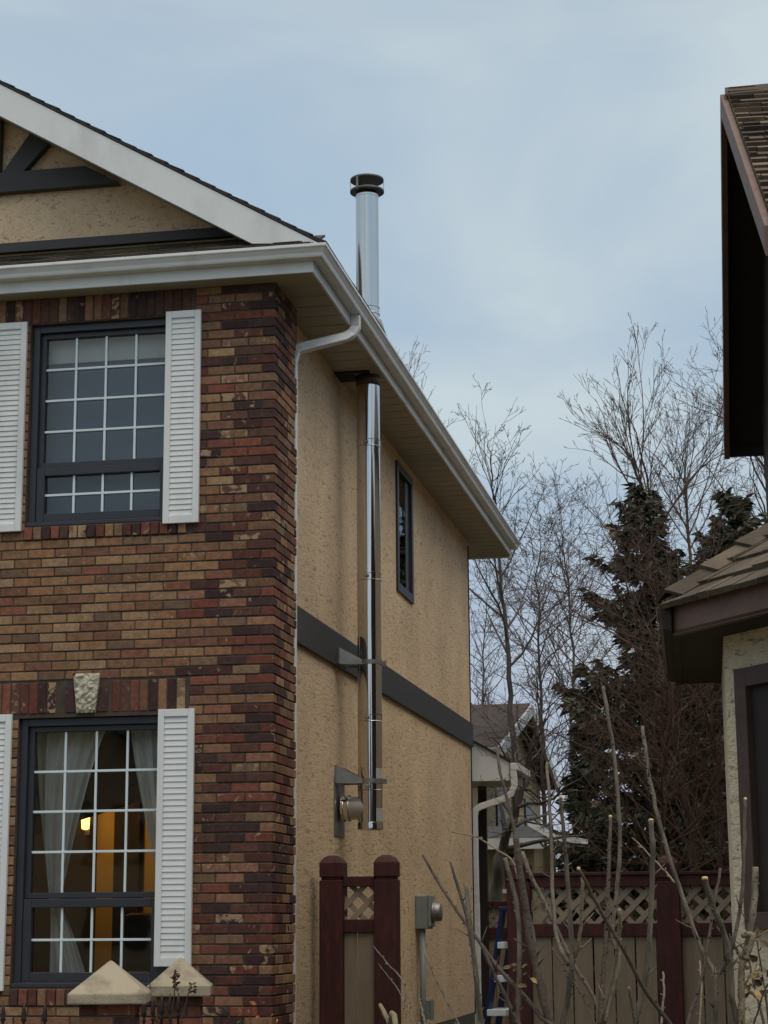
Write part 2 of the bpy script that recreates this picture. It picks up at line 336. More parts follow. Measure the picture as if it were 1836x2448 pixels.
for k in range(ncourse):
    z0 = SZ-PIT*(k+1)+JT; z1 = SZ-PIT*k
    wide = .61 if (k//4) % 2 == 0 else .36
    if z0 < 2.95: wide = max(wide, .43)
    L = .203
    # corner brick, stretcher and header by turns
    if k % 2 == 0:
        cl, cs = L-JT, .092
    else:
        cl, cs = .092, L-JT
    inq = lambda x: 'q' if x > BX-wide else 'f'
    bm.cur = None
    for (p, q) in blocked(BX-cl, BX, z0, z1): brick(p, q, FY, FY+cs, z0, z1, 'q')
    x = BX-cl-JT
    while x > -6.25:
        for (p, q) in blocked(x-L+JT, x, z0, z1): brick(p, q, FY, FY+.09, z0, z1, inq((p+q)/2))
        x -= L
    # return along the side
    y = FY+cs+JT; yend = FY+(.672 if (k//4) % 2 == 0 else .628)+rng.uniform(-.006,.006)
    while y < yend-.02:
        y2 = min(y+L-JT, yend); bm.cur = btone('q' if (y-FY) < (.38 if (k//4) % 2 else .22) or (k//4) % 2 == 0 and rng.random() < .6 else 'f')
        bm.box(BX-.09, BX+rng.uniform(-.0015,.0015), y, y2, z0, z1); y = y2+JT
for (a, b, c, d) in SOLD:
    x = a; i = 0
    while x < b-.03:
        x2 = min(x+.0585, b-JT/2); kx = False
        if not (c == 3.07 and x2 > -4.79 and x < -4.46): brick(x, x2, FY-(.012 if d-c < .13 else 0), FY+.09, c+JT, d-(0 if d == SZ else JT), 'q')
        x += PIT
bwall = bm.build('brick_wall', M['brick'], house, .004, 1)
mo = MB()
def grid_wall(mb, a0, a1, z0, z1, holes, put):
    xs = sorted({a0, a1, *[h[0] for h in holes], *[h[1] for h in holes]}); zs = sorted({z0, z1, *[h[2] for h in holes], *[h[3] for h in holes]})
    for i in range(len(xs)-1):
        for j in range(len(zs)-1):
            cx, cz = (xs[i]+xs[i+1])/2, (zs[j]+zs[j+1])/2
            if not any(h[0] < cx < h[1] and h[2] < cz < h[3] for h in holes): put(xs[i], xs[i+1], zs[j], zs[j+1])
grid_wall(mo, -10, BX-.008, 0, SZ-.001, OPEN, lambda a, b, c, d: mo.box(a, b, FY+.007, FY+.17, c, d))
mo.box(BX-.1, BX-.008, FY+.171, FY+.62, 0, SZ-.001)
mo.build('mortar_joint', M['mortar'], bwall)
# wedge jamb bricks and keystone over the lower window
for sgn in (-1, 1):
    kb = MB()
    cx = -4.625; kb.cur = (lin(60,40,40)[0]*BK, lin(60,40,40)[1]*BK, lin(60,40,40)[2]*BK, 0)
    kb.prism([(cx+sgn*.072, FY-.001, 3.082), (cx+sgn*.155, FY-.001, 3.082), (cx+sgn*.155, FY-.001, 3.262), (cx+sgn*.101, FY-.001, 3.262)], (0, .08, 0))
    kb.build('skewback_brick', M['brick'], bwall, .003, 1)
ks = MB(); rr = random.Random(8); nx, nz = 9, 14
grid = []
for j in range(nz+1):
    t = j/nz; hw = .066+.031*t
    for i in range(nx+1):
        e = (i in (0, nx)) or (j in (0, nz))
        grid.append((-4.625+hw*(2*i/nx-1), FY-.018-(0 if e else rr.uniform(.002,.024)), 3.075+.277*t))
ks.add(grid, [(j*(nx+1)+i, j*(nx+1)+i+1, (j+1)*(nx+1)+i+1, (j+1)*(nx+1)+i) for j in range(nz) for i in range(nx)])
ks.prism([(-4.691,FY-.018,3.075),(-4.559,FY-.018,3.075),(-4.528,FY-.018,3.352),(-4.722,FY-.018,3.352)], (0,.05,0))
ks.build('keystone', M['keystone'], house)

# ---- stucco side with its small window
sw = MB()
wy0, wz0 = PX(948.5,1412,WX).y, PX(948.5,1412,WX).z
wy1, wz1 = PX(982,1151,WX).y, PX(965,1130,WX).z
SWIN = (wy0, wy1-.02, wz0+.03, wz1)
def sput(a, b, c, d): sw.box(WX-.15, WX, a, b, c, d)
grid_wall(sw, FY+.3, REAR, .62, SZ, [SWIN], sput)
sw.box(-10.2, WX-.151, REAR-.15, REAR, .62, SZ)
sw.build('stucco_wall', M['stucco'], house)
fd = MB(); fd.box(-10.2, WX-.03, FY+.25, REAR+.01, 0, .62); fd.box(WX-.029, WX+.0, FY+.7, REAR+.005, 0, .615); fd.build('foundation', M['concrete'], house)
bz0, bz1 = PX(708.1,1538.7,WX).z, PX(708.1,1454.8,WX).z
bd = MB(); bd.box(WX+.001, WX+.032, 13.78, REAR+.03, bz0, bz1+.01); bd.build('belt_board', M['char'], house, .004)
# small window
a, b, c, d = SWIN
f = MB(); t = .055
for (p, q, r_, s_) in ((a-.03,b+.03,c-.03,c+t),(a-.03,b+.03,d-t,d+.02),(a-.03,a+t,c+t,d-t),(b-t,b+.03,c+t,d-t)): f.box(WX-.06, WX+.022, p, q, r_, s_)
f.box(WX-.06, WX-.008, b-t-.20, b-t, c+t, d-t)
win = f.build('window', M['frame'], house, .004)
gl = MB(); gl.box(WX-.016, WX-.011, a+t, b-t-.2, c+t, d-t); gl.build('glass', M['glass'], win)
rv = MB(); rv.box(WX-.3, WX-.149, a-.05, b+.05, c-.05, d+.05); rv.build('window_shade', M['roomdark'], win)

# ---- front windows
def front_window(x0, x1, z0, z1, zrail, rows_top, rows_bot, gx0, gx1):
    f = MB(); y0 = FY+.045; fw = .055
    f.box(x0+.002, x0+fw, y0, y0+.11, z0, z1-.002); f.box(x1-fw, x1-.002, y0, y0+.11, z0, z1-.002)
    f.box(x0+fw, x1-fw, y0, y0+.11, z1-fw, z1-.002); f.box(x0+fw, x1-fw, y0, y0+.11, z0, z0+.04)
    f.box(x0+.002, x1-.002, y0-.04, y0-.001, z0+.001, z0+.03)
    wn = f.build('window', M['frame'], house, .004)
    sa = MB(); ys = y0+.025
    # fixed upper sash, opening lower sash standing proud
    def ring(mb, a, b, c, d, w_, ya, yb):
        mb.box(a, a+w_, ya, yb, c, d); mb.box(b-w_, b, ya, yb, c, d); mb.box(a+w_, b-w_, ya, yb, c, c+w_); mb.box(a+w_, b-w_, ya, yb, d-w_, d)
    ring(sa, x0+fw+.001, x1-fw-.001, zrail+.002, z1-fw-.001, .038, ys+.01, ys+.06)
    sb = MB(); ring(sb, x0+fw+.001, x1-fw-.001, z0+.041, zrail-.002, .06, ys-.012, ys+.05)
    sa.build('sash', M['frame'], wn, .003); sb.build('sash', M['frame'], wn, .004)
    gt = (x0+fw+.039, x1-fw-.039, zrail+.04, z1-fw-.039); gb = (x0+fw+.061, x1-fw-.061, z0+.101, zrail-.062)
    gg = MB(); gg.box(gt[0]-.01, gt[1]+.01, ys+.035, ys+.039, gt[2]-.01, gt[3]+.01); gg.box(gb[0]-.01, gb[1]+.01, ys+.022, ys+.026, gb[2]-.01, gb[3]+.01)
    gg.build('glass', M['glass'], wn)
    mu = MB(); t = .0085
    for (q, rows, yy) in ((gt, rows_top, ys+.020), (gb, rows_bot, ys+.007)):
        for i in range(1, 4): x = q[0]+(q[1]-q[0])*i/4; mu.box(x-t, x+t, yy, yy+.012, q[2], q[3])
        for j in range(1, rows): zz = q[2]+(q[3]-q[2])*j/rows; mu.box(q[0], q[1], yy-.001, yy+.013, zz-t, zz+t)
    mu.build('grille', M['grille'], wn, .002)
    return wn, gt, gb
w1, g1t, g1b = front_window(-5.125, -4.02, 4.43, 5.95, 4.875, 4, 2, 0, 0)
w2, g2t, g2b = front_window(-5.125, -4.025, 1.2, 3.05, 1.80, 4, 2, 0, 0)
bl = MB(); bl.box(-5.2, -3.95, FY+.235, FY+.245, 4.3, 6.0); bl.build('blind', M['blind'], w1)
hb = MB(); hb.box(-5.1, -4.05, FY+.20, FY+.23, 5.70, 5.90); hb.build('blind_valance', M['white'], w1)

# ---- shutters
def shutter(x0, x1, z0, z1, pitch):
    s = MB(); y0, y1 = FY-.034, FY-.003; b = .045
    s.box(x0, x0+b, y0, y1, z0, z1); s.box(x1-b, x1, y0, y1, z0, z1); s.box(x0+b, x1-b, y0, y1, z1-b*1.15, z1); s.box(x0+b, x1-b, y0, y1, z0, z0+b*1.3)
    o = s.build('shutter', M['white'], house, .003)
    l = MB(); n = int((z1-z0-.11)/pitch); a = z0+b*1.3; h = (z1-b*1.15-a)/n
    for i in range(n):
        zz = a+i*h
        l.prism([(x0+b, y0+.009, zz+.001), (x0+b, y0+.014, zz+.001), (x0+b, y0+.021, zz+h*.995), (x0+b, y0+.016, zz+h*.995)], (x1-x0-2*b, 0, 0))
    l.box(x0+b, x1-b, y1-.002, y1+.002, a, z1-b*1.15)
    l.build('louver', M['white'], o)
shutter(-4.083, -3.82, 4.40, 5.972, .0385); shutter(-5.41, -5.146, 4.395, 5.968, .0385)
shutter(-4.09, -3.83, 1.34, 3.082, .0405); shutter(-5.43, -5.165, 1.18, 3.077, .0405)

# ---- room behind the lower window
rm = MB()
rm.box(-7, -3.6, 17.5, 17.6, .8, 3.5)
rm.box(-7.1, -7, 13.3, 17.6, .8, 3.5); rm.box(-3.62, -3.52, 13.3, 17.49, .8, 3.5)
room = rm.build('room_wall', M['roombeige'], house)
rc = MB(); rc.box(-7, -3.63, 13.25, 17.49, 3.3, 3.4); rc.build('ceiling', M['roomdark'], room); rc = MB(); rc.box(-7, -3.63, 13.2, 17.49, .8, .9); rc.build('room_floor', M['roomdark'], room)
dk = MB()
q0 = PY(0,2000,17.3); q1 = PY(216,2000,17.3); dk.box(-6.9, q1.x, 17.38, 17.49, .9, 3.29)       # dark panelling left of the lamp
p0 = PY(258,1900,17.2); p1 = PY(318,1900,17.2); dk.box(p0.x, p1.x, 17.40, 17.49, .9, PY(258,1913,17.3).z)
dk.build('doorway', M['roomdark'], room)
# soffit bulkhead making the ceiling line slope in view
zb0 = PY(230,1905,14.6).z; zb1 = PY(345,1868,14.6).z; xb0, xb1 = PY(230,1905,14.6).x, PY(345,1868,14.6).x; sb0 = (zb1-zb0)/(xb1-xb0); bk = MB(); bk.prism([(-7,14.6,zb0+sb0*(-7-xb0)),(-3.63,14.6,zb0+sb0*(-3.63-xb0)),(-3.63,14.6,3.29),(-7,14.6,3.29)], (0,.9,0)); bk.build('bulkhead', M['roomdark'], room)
sf = thing('sofa', 'dim tan sofa seen low through the lower front window', 'sofa', (-4.7, 15.5, .9))
s1 = MB(); s1.box(-5.3, -4.0, 15.0, 15.9, .9, 1.25); s1.build('seat', M['sofa'], sf, .05)
s1 = MB(); s1.box(-5.3, -4.0, 15.9, 16.15, .9, 1.72); s1.build('backrest', M['sofa'], sf, .06)
s1 = MB(); s1.box(-4.0, -3.8, 15.0, 16.15, .9, 1.5); s1.build('armrest', M['sofa'], sf, .05)
lt = PY(207,1932,17.3); lb_ = PY(207,1984,17.3)
lamp = thing('wall_lamp', 'lit warm wall lamp glowing behind the lower window curtain', 'lamp', (lt.x, 17.3, (lt.z+lb_.z)/2))
lg = MB(); lg.smooth = True; hgt = (lt.z-lb_.z); lg.lathe((lt.x, 17.28, lb_.z), [(.012,0),(.034,.01),(.04,hgt*.5),(.036,hgt*.95),(.02,hgt)], 16); lg.build('lamp_shade', emit('lamp_glow', (1,.50,.12), 5), lamp)
lg = MB(); lg.box(lt.x-.025, lt.x+.025, 17.33, 17.375, lb_.z-.05, lb_.z+.06); lg.build('lamp_bracket', M['cap'], lamp)
pl = bpy.data.lights.new('lamp_light', 'POINT'); pl.energy = 16; pl.color = (1,.60,.20); pl.shadow_soft_size = .08
plo = bpy.data.objects.new('lamp_light', pl); COL.objects.link(plo); plo.location = (lt.x+.25, 16.5, lt.z-.05)
def curtain(left, label):
    c = MB(); c.smooth = True; y = FY+.30; nz, nu = 30, 44; vs = []
    for j in range(nz+1):
        t = j/nz; zz = 3.02-1.95*t
        if left:   # gathered at a tieback then flaring
            tie = .66
            if t < tie: u = (t/tie); xr = -4.56-.34*u**.75; xl = -5.10+.14*u**1.8
            else: u = (t-tie)/(1-tie); xl = -4.96+.0*u; xr = -4.88+.26*u**.8
        else:
            xl = -4.40+.24*min(1, t/.6)**1.3; xr = -3.98
        for i in range(nu+1):
            s = i/nu
            vs.append((xl+(xr-xl)*s, y+.03*math.sin(s*27+t*1.3)*(1 if t < .55 else .7)+.015*math.sin(s*10+t*4)+.012*math.sin(s*61), zz))
    c.add(vs, [(j*(nu+1)+i, j*(nu+1)+i+1, (j+1)*(nu+1)+i+1, (j+1)*(nu+1)+i) for j in range(nz) for i in range(nu)])
    tag(c.build('curtain', M['curtain']), label, 'curtain')
curtain(True, 'sheer pale curtain tied back at the left of the lower front window')
curtain(False, 'sheer pale curtain swept aside at the right of the lower front window')

# ---- eaves: soffit, fascia, gutter
FXs, FYf = -2.955, 12.83                   # fascia planes (side, front)
EY = 23.95                                 # roof's rear end
so_ = MB(); so_.box(-10, FXs-.022, FYf+.022, EY-.02, SZ, SZ+.012)
for i in range(46): y = FYf+.3+i*.24; so_.box(WX+.0, FXs-.03, y-.003, y+.003, SZ-.004, SZ-.0005) if y < EY else None
so_.build('soffit', M['soffit'], house)
fa = MB()
fa.box(-10, FXs, FYf, FYf+.02, SZ-.002, SZ+.20); fa.box(FXs-.02, FXs, FYf+.021, EY, SZ-.002, SZ+.20); fa.box(-10, FXs-.021, EY-.02, EY, SZ-.03, SZ+.2)
fa.build('fascia', M['white'], house, .003)
gu = MB(); gz = 6.232
prof = [(0,0),(.075,0),(.082,.012),(.088,.03),(.108,.058),(.118,.066),(.118,.088),(.108,.088),(.108,.074),(.074,.03),(.068,.008),(.006,.008),(.006,.08),(0,.08)]
rows = []
for (o_, h_) in prof: rows.append([(-10, FYf-.001-o_, gz+h_), (FXs+.001+o_, FYf-.001-o_, gz+h_), (FXs+.001+o_, EY+.03, gz+h_)])
n = len(prof); vs = [p for r in rows for p in r]; fs = []
for i in range(n):
    j = (i+1) % n
    for k in range(2): fs.append((i*3+k, j*3+k, j*3+k+1, i*3+k+1))
fs.append(tuple(i*3+2 for i in range(n))); fs.append(tuple(i*3 for i in reversed(range(n))))
gu.add(vs, fs); gu.build('gutter', M['gutter'], house, .0025, 1)
# front downspout: outlet, elbow, run under the soffit, drop beside the brick return
ds = MB()
dy = PX(850, 738, FXs+.035).y
t0 = Vector((FXs+.036, dy, gz+.002)); 
ds.rtube([t0, t0+Vector((0,0,-.10)), t0+Vector((-.03,-.03,-.16)), t0+Vector((-.08,-.08,-.20)), Vector((WX+.08, 13.78, 5.88)), Vector((WX+.055, 13.74, 5.84)), Vector((WX+.040, 13.72, 5.76)), Vector((WX+.040, 13.72, 5.6)), Vector((WX+.040, 13.72, .3))], .062, .07)
ds.build('downspout', M['gutter'], house, .006)

# ---- gable with timbers
gz_p = [(-10, 6.35), (-3.1, 6.35), (-3.1, 6.38), (-6.6, 8.42), (-10, 6.44)]
gw = MB(); gw.prism([(x, 13.2, z) for x, z in gz_p], (0, .1, 0)); gw.build('gable_wall', M['stucco'], house)
tm = MB(); tm.box(-9, -3.25, 13.15, 13.199, 6.585, 6.662); bt = tm.build('gable_belt', M['char'], house, .004)
tm = MB(); tm.prism([(-8.6,13.13,7.062),(-4.52,13.13,7.062),(-4.60,13.13,7.11),(-4.79,13.13,7.222),(-8.4,13.13,7.222)], (0,.069,0)); tm.build('tie_beam', M['char'], house, .004)
tm = MB(); tm.prism([(-5.47,13.135,7.20),(-5.30,13.135,7.20),(-5.06,13.135,7.46),(-5.22,13.135,7.555)], (0,.064,0)); tm.build('brace', M['char'], house, .004)
tm = MB(); tm.box(-5.64, -5.475, 13.134, 13.198, 7.2215, 7.80); tm.build('king_post', M['char'], house, .004)
SL = .5865                                  # roof slope
def rz(x): return 6.383+SL*(-2.953-x)       # top of rake board
rk = MB(); pk = -6.6
xs_ = [-2.90, -3.40]+[-3.40-.2*i for i in range(1, 16)]+[pk]; nb_ = len(xs_)
bz_ = lambda x: 6.352+(x+2.90)/-.5*.034 if x > -3.4001 else 6.386+(rz(pk)-.246-6.386)*(x+3.40)/(pk+3.40)
vs = []
for x in xs_: vs += [(x,12.81,rz(x)-.004), (x,12.81,bz_(x)), (x,12.85,rz(x)-.004), (x,12.85,bz_(x))]
fs = [(0,2,3,1), tuple(4*(nb_-1)+k for k in (0,1,3,2))]
for i in range(nb_-1): a = 4*i; b = a+4; fs += [(a,a+1,b+1,b), (a+2,b+2,b+3,a+3), (a,b,b+2,a+2), (a+1,a+3,b+3,b+1)]
rk.add(vs, fs)
rk.prism([(pk,12.81,rz(pk)),(pk,12.81,rz(pk)-.246),(-10.3,12.81,rz(pk)-3.7*SL-.246),(-10.3,12.81,rz(pk)-3.7*SL)], (0,.04,0))
rk.build('rake_board', M['white'], house)
rs = MB(); rs.prism([(-3.35,12.851,rz(-3.35)-.20),(pk,12.851,rz(pk)-.20),(pk,12.851,rz(pk)-.185),(-3.35,12.851,rz(-3.35)-.185)], (0,.349,0)); rs.build('gable_soffit', M['soffit'], house)
rf = MB()
rf.prism([(-2.86,12.803,rz(-2.86)+.004),(pk,12.803,rz(pk)+.004),(pk,12.803,rz(pk)+.02),(-2.86,12.803,rz(-2.86)+.02)], (0,EY+.02-12.80,0))
rf.prism([(-10.4,12.803,rz(pk)-3.8*SL+.004),(pk,12.803,rz(pk)+.004),(pk,12.803,rz(pk)+.02),(-10.4,12.803,rz(pk)-3.8*SL+.02)], (0,EY+.02-12.80,0))
roof = rf.build('roof', M['roofgrey'], house)
SHC = [lin(74,66,56), lin(66,58,50), lin(84,76,62), lin(58,52,46), lin(78,72,60)]
def shingles(mb, O, u, v, nrm, conv, row, wr, th, cols, rnd, kk=1.0, gap=.004, butt=0.0):
    """courses of shingles or shakes laid on the plane O + u*a + v*b, clipped to the convex outline conv"""
    b0 = min(p[1] for p in conv); b1 = max(p[1] for p in conv); a0 = min(p[0] for p in conv); a1 = max(p[0] for p in conv)
    b = b0-row*.2
    while b < b1:
        a = a0-rnd.uniform(0, wr[1])
        while a < a1:
            w_ = rnd.uniform(*wr); jb = rnd.uniform(-butt, butt); tt = th*rnd.uniform(.75, 1.3)
            poly = clip_poly([(a, b+jb), (a+w_-gap, b+jb), (a+w_-gap, b+row*1.15), (a, b+row*1.15)], conv)
            if len(poly) >= 3:
                c = rnd.choice(cols); k_ = kk*rnd.uniform(.8, 1.2); mb.cur = (c[0]*k_, c[1]*k_, c[2]*k_, 0)
                top = []; bot = []
                for (pa, pb) in poly:
                    f_ = 1-(pb-b)/(row*1.15)*.82
                    bot.append(O+u*pa+v*pb); top.append(O+u*pa+v*pb+nrm*(tt*f_+.002))
                n_ = len(poly); mb.add(bot+top, [tuple(range(n_-1,-1,-1)), tuple(range(n_, 2*n_))]+[(i, (i+1)%n_, n_+(i+1)%n_, n_+i) for i in range(n_)])
            a += w_
        b += row
rnd = random.Random(5)
nr = Vector((SL,0,1)).normalized(); vv = Vector((-1,0,SL)).normalized()
sh = MB(); shingles(sh, Vector((-2.86, 12.800, rz(-2.86)+.02)), Vector((0,1,0)), vv, nr, [(0,0),(2.2,0),(2.2,4.3),(0,4.3)], .14, (.2,.34), .012, SHC, rnd, .9)
sh.build('shingle_course', M['shingle'], roof)
# little skirt roof behind the front gutter
sk = MB(); sk.prism([(-10,12.72,6.318),(-10,13.2,6.558),(-10,13.2,6.54),(-10,12.72,6.30)], (7.05,0,0)); skirt = sk.build('skirt_roof', M['roofgrey'], house)
sv = Vector((0,1,.5)).normalized(); sn = Vector((0,-.5,1)).normalized()
sh = MB(); shingles(sh, Vector((-7,12.72,6.318)), Vector((1,0,0)), sv, sn, [(0,0),(4.05,0),(3.6,.54),(0,.54)], .11, (.18,.32), .014, SHC, rnd, 1.2, butt=.006); sh.build('shingle_course', M['shingle'], skirt)

# ---- one-storey rear wing: boxed eave end, roof, wall, downspout
eX = WX-.04
wR = PY(1217,1800,REAR+.12).x
ew0 = PY(1128,1868,REAR+.12); ew1 = PY(1128,1768,REAR+.12); ew2 = PY(1217,1822,REAR+.12)
rw = MB(); px_ = PY(1153,1900,REAR+1.1).x; rw.box(px_-.05, px_+.05, REAR+1.05, REAR+1.15, 0, ew0.z+.01); rw.build('porch_post', M['darkbrown'], house, .005)
rb = MB(); rb.prism([(eX-1.0, REAR+.1, ew0.z), (wR, REAR+.1, ew0.z), (wR, REAR+.1, ew2.z), (eX, REAR+.1, ew1.z), (eX-1.0, REAR+.1, ew1.z+.5)], (0,.03,0)); rb.build('eave_end', M['white'], house, .003)
rb = MB(); rb.prism([(wR+.02, REAR+.07, ew2.z+.0), (wR+.02, REAR+.07, ew2.z+.025), (eX-1.5, REAR+.07, ew1.z+.83+.025), (eX-1.5, REAR+.07, ew1.z+.83)], (0,1.4,0)); rb.build('rear_roof', M['roofbrown'], house)
rb = MB(); rb.box(eX-.12, wR-.001, REAR+.131, REAR+1.3, ew0.z+.005, ew0.z+.02); rb.box(wR, wR+.015, REAR+.1, REAR+1.3, ew0.z, ew2.z-.01); rb.build('rear_soffit', M['soffit'], house)
rb = MB(); rb.box(wR+.016, wR+.11, REAR+.06, REAR+1.3, ew2.z-.10, ew2.z-.015); rb.build('rear_gutter', M['gutter'], house, .008)
gx = wR+.065; yy = REAR+.1
pts = [PY(1228,1862,yy), PY(1230,1880,yy), PY(1222,1898,yy), PY(1205,1910,yy), PY(1150,1928,yy), PY(1138,1936,yy), PY(1134,1955,yy), PY(1138,2150,yy), PY(1139,2170,yy), PY(1144,2448,yy)]
pts[0].z = ew2.z-.09
ds = MB(); ds.rtube(pts, .07, .075); ds.build('downspout', M['gutter'], house, .006)
ct = MB(); ct.box(WX-.02, WX+.012, REAR+.001, REAR+.02, .6, 6.1); ct.build('corner_trim', M['darkbrown'], house)

# ================================================================ stainless chimney pipe
PXc = -3.10; PYc = PX(885,1900,PXc).y; PR = .0985
zof = lambda y_: PY(884, y_, PYc).z
chim = thing('chimney_pipe', 'tall shiny stainless steel chimney pipe on the stucco side passing through the eave', 'chimney', (PXc, PYc, zof(1983)))
ztop = zof(468)
c = MB(); c.smooth = True; c.lathe((PXc,PYc,0), [(PR, zof(1981)), (PR, ztop)], 48, 'Z'); pipe = c.build('pipe', M['steel'], chim)
pm = pipe.modifiers.new('es', 'EDGE_SPLIT'); pm.split_angle = math.radians(40)
sea = MB(); sea.box(PXc+PR*math.cos(-2.35)-.003, PXc+PR*math.cos(-2.35)+.003, PYc+PR*math.sin(-2.35)-.003, PYc+PR*math.sin(-2.35)+.003, zof(1981), ztop-.01); sea.build('pipe_seam', M['steel'], pipe)
for yb in (1062, 1381, 1718, 1882, 745):
    zc = zof(yb); b_ = MB(); b_.smooth = True
    b_.lathe((PXc,PYc,zc), [(PR+.0005,-.034),(PR+.006,-.032),(PR+.006,-.026),(PR+.0025,-.022),(PR+.0025,.022),(PR+.006,.026),(PR+.006,.032),(PR+.0005,.034)], 48)
    o = b_.build('locking_band', M['steel'], chim); o.modifiers.new('es','EDGE_SPLIT').split_angle = math.radians(25)
    cl = MB(); cl.box(PXc-.02, PXc+.02, PYc-PR-.016, PYc-PR-.003, zc-.012, zc+.012); cl.build('band_clip', M['steel_dull'], o, .003)
# rain cap: two flat discs joined by straps
cz0 = zof(459); cz1 = zof(432)
CR = 42.5/4648.5*PYc*1.04
cp = MB(); cp.smooth = False; cp.lathe((PXc,PYc,0), [(PR*.7,cz0-.006),(CR,cz0-.006),(CR,cz0+.012),(PR*.7,cz0+.012)], 48); capo = cp.build('rain_cap', M['cap'], chim, .003)
cp = MB(); cp.lathe((PXc,PYc,0), [(.02,cz1-.004),(CR*.985,cz1-.004),(CR*.985,cz1+.012),(CR*.5,cz1+.035),(.01,cz1+.045)], 48); cp.build('cap_lid', M['cap'], capo, .002)
for q in (-2.0, .1, 2.2, -3.05):
    s = MB(); x = PXc+CR*math.cos(q)*.97; y = PYc+CR*math.sin(q)*.97; d_ = Vector((math.cos(q), math.sin(q), 0)); e_ = Vector((-math.sin(q), math.cos(q), 0))
    s.obox((x,y,(cz0+cz1)/2), e_, (0,0,1), d_, .02, cz1-cz0+.02, .003); s.build('cap_strap', M['steel_dull'], capo)
cn = MB(); cn.smooth = True; cn.lathe((PXc,PYc,0), [(PR+.001,ztop-.02),(PR-.02,ztop+.035),(PR-.03,cz0)], 40); cn.build('cap_collar', M['steel'], capo)
# soffit plate and roof flashing
fl = MB(); hx = .135
fl.box(WX+.002, WX+.30, PYc-.17, PYc-PR-.01, SZ-.012, SZ-.005); fl.box(WX+.002, WX+.30, PYc+PR+.01, PYc+.13, SZ-.012, SZ-.005); fl.box(WX+.002, PXc-PR-.01, PYc-PR-.009, PYc+PR+.009, SZ-.012, SZ-.005)
fl.build('soffit_plate', M['darkbrown'], chim)
co = MB(); co.smooth = True; co.lathe((PXc,PYc,0), [(PR+.002,SZ-.10),(PR+.004,SZ-.013),(PR+.001,SZ-.013),(PR+.0005,SZ-.10)], 40); co.build('dark_reflection_band', M['brown_dark'], chim)  # dark brown sleeve standing in for the pipe's dark reflection under the soffit
co = MB(); co.smooth = True; zz = 6.383+SL*(-2.953-PXc); co.lathe((PXc,PYc,0), [(PR+.09,zz-.06),(PR+.02,zz+.16),(PR+.004,zz+.17),(PR+.004,zz-.06)], 40); co.build('roof_flashing', M['steel_dull'], chim)
# wall brackets
def bracket(zc, h, dark):
    b_ = MB(); xw = WX+(.034 if dark else .004); y0 = PYc-.16
    b_.box(xw, xw+.012, y0-.005, y0+.04, zc-.0, zc+h)                                   # wall leg
    b_.prism([(xw+.012, y0, zc), (PXc-.04, PYc-PR-.014, zc), (PXc-.04, PYc-PR-.014, zc+.035), (xw+.012, y0, zc+h)], (0,.004,0))
    b_.prism([(xw+.012, y0, zc-.003), (PXc-.02, PYc-PR-.01, zc-.003), (PXc-.02, PYc-PR+.03, zc-.003), (xw+.012, y0+.10, zc-.003)], (0,0,.003))
    b_.lathe((PXc,PYc,zc), [(PR+.001,0),(PR+.012,0),(PR+.012,.035),(PR+.001,.035)], 40)
    y1 = PYc+.16
    b_.box(xw, xw+.012, y1-.04, y1+.005, zc, zc+h)
    b_.prism([(xw+.012, y1, zc), (PXc-.04, PYc+PR+.014, zc), (PXc-.04, PYc+PR+.014, zc+.035), (xw+.012, y1, zc+h)], (0,-.004,0))
    b_.box(PXc+PR*.6, PXc+PR+.03, PYc+PR*.5, PYc+PR*.5+.012, zc, zc+.035)
    b_.build('wall_bracket', M['steel_dull'], chim)
bracket(zof(1590), .13, True); bracket(zof(1873), .14, False)
# tee to the wall, wall plate, clean-out cap, plates
tz = zof(1932); th = .105
te = MB(); te.smooth = True; te.lathe((0,PYc,tz), [(.092,WX+.03),(.092,PXc-.02)], 40, 'X'); te.build('tee', M['steel_tee'], chim).modifiers.new('es','EDGE_SPLIT').split_angle = math.radians(40)
te = MB(); te.smooth = True; te.lathe((0,PYc,tz), [(.092,WX+.03),(.108,WX+.032),(.108,WX+.05),(.094,WX+.052),(.094,WX+.075),(.108,WX+.077),(.108,WX+.092),(.092,WX+.094)], 40, 'X'); te.build('locking_band', M['steel'], chim).modifiers.new('es','EDGE_SPLIT').split_angle = math.radians(30)
wp = MB(); wp.box(WX+.002, WX+.008, PYc-.19, PYc+.19, zof(2000)+.0, zof(1860)); wp.build('wall_plate', M['steel_dull'], chim, .002)
cc = MB(); cc.smooth = True; zb = zof(1983); cc.lathe((PXc,PYc,zb), [(PR+.003,.055),(PR+.005,.05),(PR+.005,-.0),(PR-.01,-.008),(.02,-.012)], 40); cc.build('cleanout_cap', M['steel'], chim).modifiers.new('es','EDGE_SPLIT').split_angle = math.radians(30)
for (ya, yb_) in ((1838,1868), (1933,1965)):
    lp = MB(); z0, z1 = zof(yb_), zof(ya); n_ = 6; r2 = PR+.002
    ang = [math.radians(-50+48*i/n_) for i in range(n_+1)]
    lp.add([(PXc+r2*math.cos(q), PYc+r2*math.sin(q), zz) for zz in (z0, z1) for q in ang], [(i, i+1, n_+2+i, n_+1+i) for i in range(n_)]); lp.build('label_plate', M['plate'], pipe)

